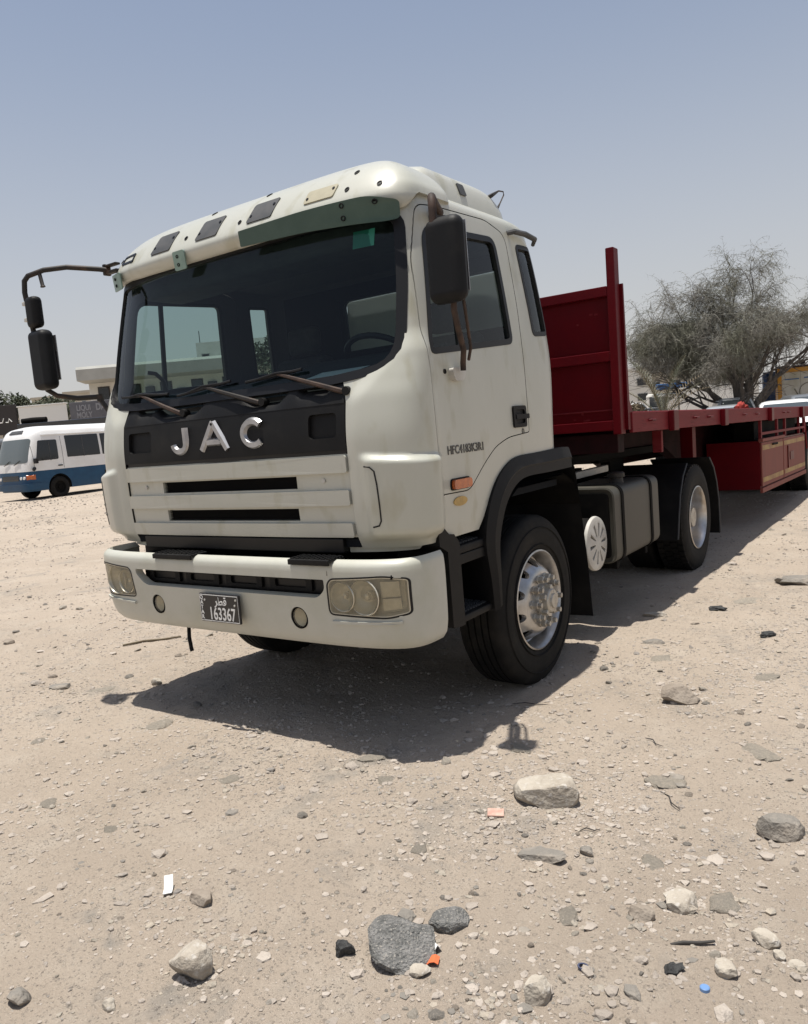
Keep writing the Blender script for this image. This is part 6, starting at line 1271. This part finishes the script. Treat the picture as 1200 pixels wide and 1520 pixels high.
# flat stones pressed into the sand, each with broken chips round it
mat('slab_stone', (0.294, 0.263, 0.217), 0.95, col2=(0.381, 0.330, 0.266), nscale=11, lo=0.4, hi=0.62, bump=0.9, bscale=45, col3=(0.231, 0.213, 0.185))
slab_pool = [rock_mesh('flat_stone', 400+i, .5, .36, .16, 'slab_stone', 6, .2, 3) for i in range(5)]
cents = [(q[0], q[1], .16) for q in LAND[:13]]
for k_, (x, y, w, lm) in enumerate([(.95, .02, .16, 'beside the truck shadow front edge'), (1.15, -.12, .13, 'between truck shadow and pink tile'), (.45, -.45, .14, 'before the number plate'), (-.5, -.15, .2, 'before the left fog lamp'), (-1.5, .15, .2, 'beside the flat broken brick'), (-1.0, -.6, .12, 'on smooth sand far before the bumper'), (.3, -1.0, .1, 'left of the white plastic strip'), (1.75, 2.05, .22, 'beside the flat grey stone'), (2.4, 1.9, .17, 'beyond the brown wedge shaped rock'), (2.55, .85, .2, 'between brown wedge rock and dark angular rock'), (2.25, .42, .19, 'right of the largest limestone rock'), (2.4, -.2, .14, 'between long grey slab and dark angular rock'), (2.68, -.33, .15, 'behind the half buried cream rock'), (2.25, -.62, .11, 'before the long grey slab'), (2.95, .75, .2, 'beyond the dark angular rock'), (3.0, 1.3, .2, 'far beyond the dark angular rock'), (1.55, .45, .15, 'under the mirror shadow'), (1.62, -.55, .1, 'behind the flat asphalt block'), (-.2, -1.0, .12, 'on bare sand left of the boulder'), (2.6, 3.2, .3, 'beyond the black rag lump'), (1.9, 3.8, .3, 'beside the grey rubble heap'), (-3.0, 1.6, .3, 'beyond the dry branch')]):
    o = bpy.data.objects.new('flat_stone', slab_pool[k_ % 5]); C.objects.link(o); o.scale = (w, w, min(.35*w+.02, .09)); o.rotation_euler = (0, 0, R_.uniform(0, 6.28)); o.location = (x, y, gz(x, y)-.0015); tag(o, 'flat greyish stone half sunk in sand '+lm, 'stone', 'flat stones pressed into the sand'); cents.append((x, y, w))
for _ in range(40):
    rr = math.exp(R_.uniform(math.log(1.9), math.log(10))); a = rad(R_.uniform(-66, -4)); x = cx+rr*math.sin(a); y = cy+rr*math.cos(a); cents.append((x, y, .05*rr))
gq = np.random.default_rng(77); QX = []; QY = []
for (x, y, w) in cents:
    n_ = int(gq.uniform(50, 150)); r_ = np.abs(gq.normal(0, 1.0, n_))*w*.9+w*.25; t_ = gq.uniform(0, 6.283, n_); QX.append(x+r_*np.cos(t_)*1.2); QY.append(y+r_*np.sin(t_))
QX, QY = np.concatenate(QX), np.concatenate(QY); hq = len(QX)//2
tag(scatter('rubble_chips', 10, 15, .0062, 'sandy_stone', flat=.55, xy=(QX[::2], QY[::2])), 'pale broken chips heaped round the rocks and flat stones', 'rubble', kind='stuff')
tag(scatter('grey_chips', 10, 16, .0056, 'slab_stone', flat=.55, xy=(QX[1::2], QY[1::2])), 'greyish broken chips heaped round the rocks and flat stones', 'rubble', kind='stuff')
# litter
def bent_strip(name, label, pts, w, th, m, x, y, rz, cat='litter'):
    k = MB(); vs = []
    for (a, z) in pts: vs += [(a, -w/2, z), (a, w/2, z), (a, w/2, z+th), (a, -w/2, z+th)]
    n = len(pts); k.add(vs, [(i*4+j, i*4+(j+1) % 4, (i+1)*4+(j+1) % 4, (i+1)*4+j) for i in range(n-1) for j in range(4)]+[(0, 1, 2, 3), tuple((n-1)*4+j for j in (3, 2, 1, 0))])
    o = obj(name, k, m, ang=30); o.location = (x, y, gz(x, y)+.004); o.rotation_euler.z = rz; return tag(o, label, cat)
bent_strip('plastic_strip', 'white bent plastic strip lying beside the brown hollow stone', [(-.035, .035), (-.012, .012), (.0, .004), (.02, .006), (.045, .010)], .032, .003, 'plastic_white', .92, -1.18, -.75)
bent_strip('orange_shard', 'orange curved plastic shard beside the big asphalt slab', [(-.02, .0), (-.008, .010), (.006, .013), (.018, .006)], .035, .002, 'plastic_orange', 1.995, -1.035, .4)
bent_strip('white_wrapper', 'crumpled white wrapper tucked beside the orange shard', [(-.025, .0), (-.012, .018), (.0, .008), (.012, .022), (.026, .004)], .03, .002, 'plastic_white', 1.965, -.995, 1.1)
k = MB().tube([(-.068, 0, .006), (-.03, .003, .008), (.02, -.002, .007), (.066, .002, .006)], [.004, .0055, .005, .004], 7); o = obj('stick', k, 'stick_black'); o.location = (2.64, -.58, gz(2.64, -.58)); o.rotation_euler.z = rad(34); tag(o, 'thin straight black stick lying near the cinder lump', 'stick')
k = MB().lathe([(.0115, 0), (.016, 0), (.0165, .008), (.0115, .008)], (0, 0, 0), 'z', n=24); o = obj('bottle_ring', k, 'plastic_darkblue'); o.location = (2.40, -.85, gz(2.4, -.85)+.001); o.scale = (1, .85, 1); tag(o, 'dark blue plastic ring lying on smooth sand', 'ring')
k = MB().lathe([(.0001, .011), (.011, .011), (.0135, .009), (.014, 0), (.011, 0), (.0001, .002)], (0, 0, 0), 'z', n=20, closed=False); o = obj('blue_lid', k, 'plastic_blue'); o.location = (2.72, -.76, gz(2.72, -.76)); tag(o, 'pale blue plastic lid lying before the mottled stone', 'lid')
o = obj('tile_shard', MB().rbox(-.034, .034, -.028, .028, 0, .008, .002), 'tile_pink'); o.location = (1.74, -.17, gz(1.74, -.17)+.002); o.rotation_euler = (.06, .05, rad(28)); tag(o, 'square pinkish tile shard lying flat before the largest rock', 'tile')
for (x, y, L, a, lab) in ((2.1, .75, .12, -.6, 'thin bent dry twig right of the largest rock'), (2.32, .28, .16, 2.3, 'long thin dry twig on open sand beyond the grey slab'), (1.30, 1.06, .22, .3, 'curved dark twig on sand beside the front wheel'), (2.12, -.1, .08, .5, 'short dark twig near the pair of grey stones')):
    k = MB().tube([(-L/2, 0, .004), (-L/6, .012, .009), (L/5, -.006, .007), (L/2, .01, .004)], [.002, .003, .0026, .0014], 5); o = obj('twig', k, 'stick_black'); o.location = (x, y, gz(x, y)); o.rotation_euler.z = a; tag(o, lab, 'twig')
k = MB().tube([(-.22, 0, .01), (-.05, .03, .012), (.1, -.01, .012), (.25, .02, .008)], [.008, .011, .01, .006], 6); o = obj('branch', k, 'dry_leaf'); o.location = (-2.25, 1.1, gz(-2.25, 1.1)); o.rotation_euler.z = .9; tag(o, 'pale dry branch lying far left of the bumper', 'branch')
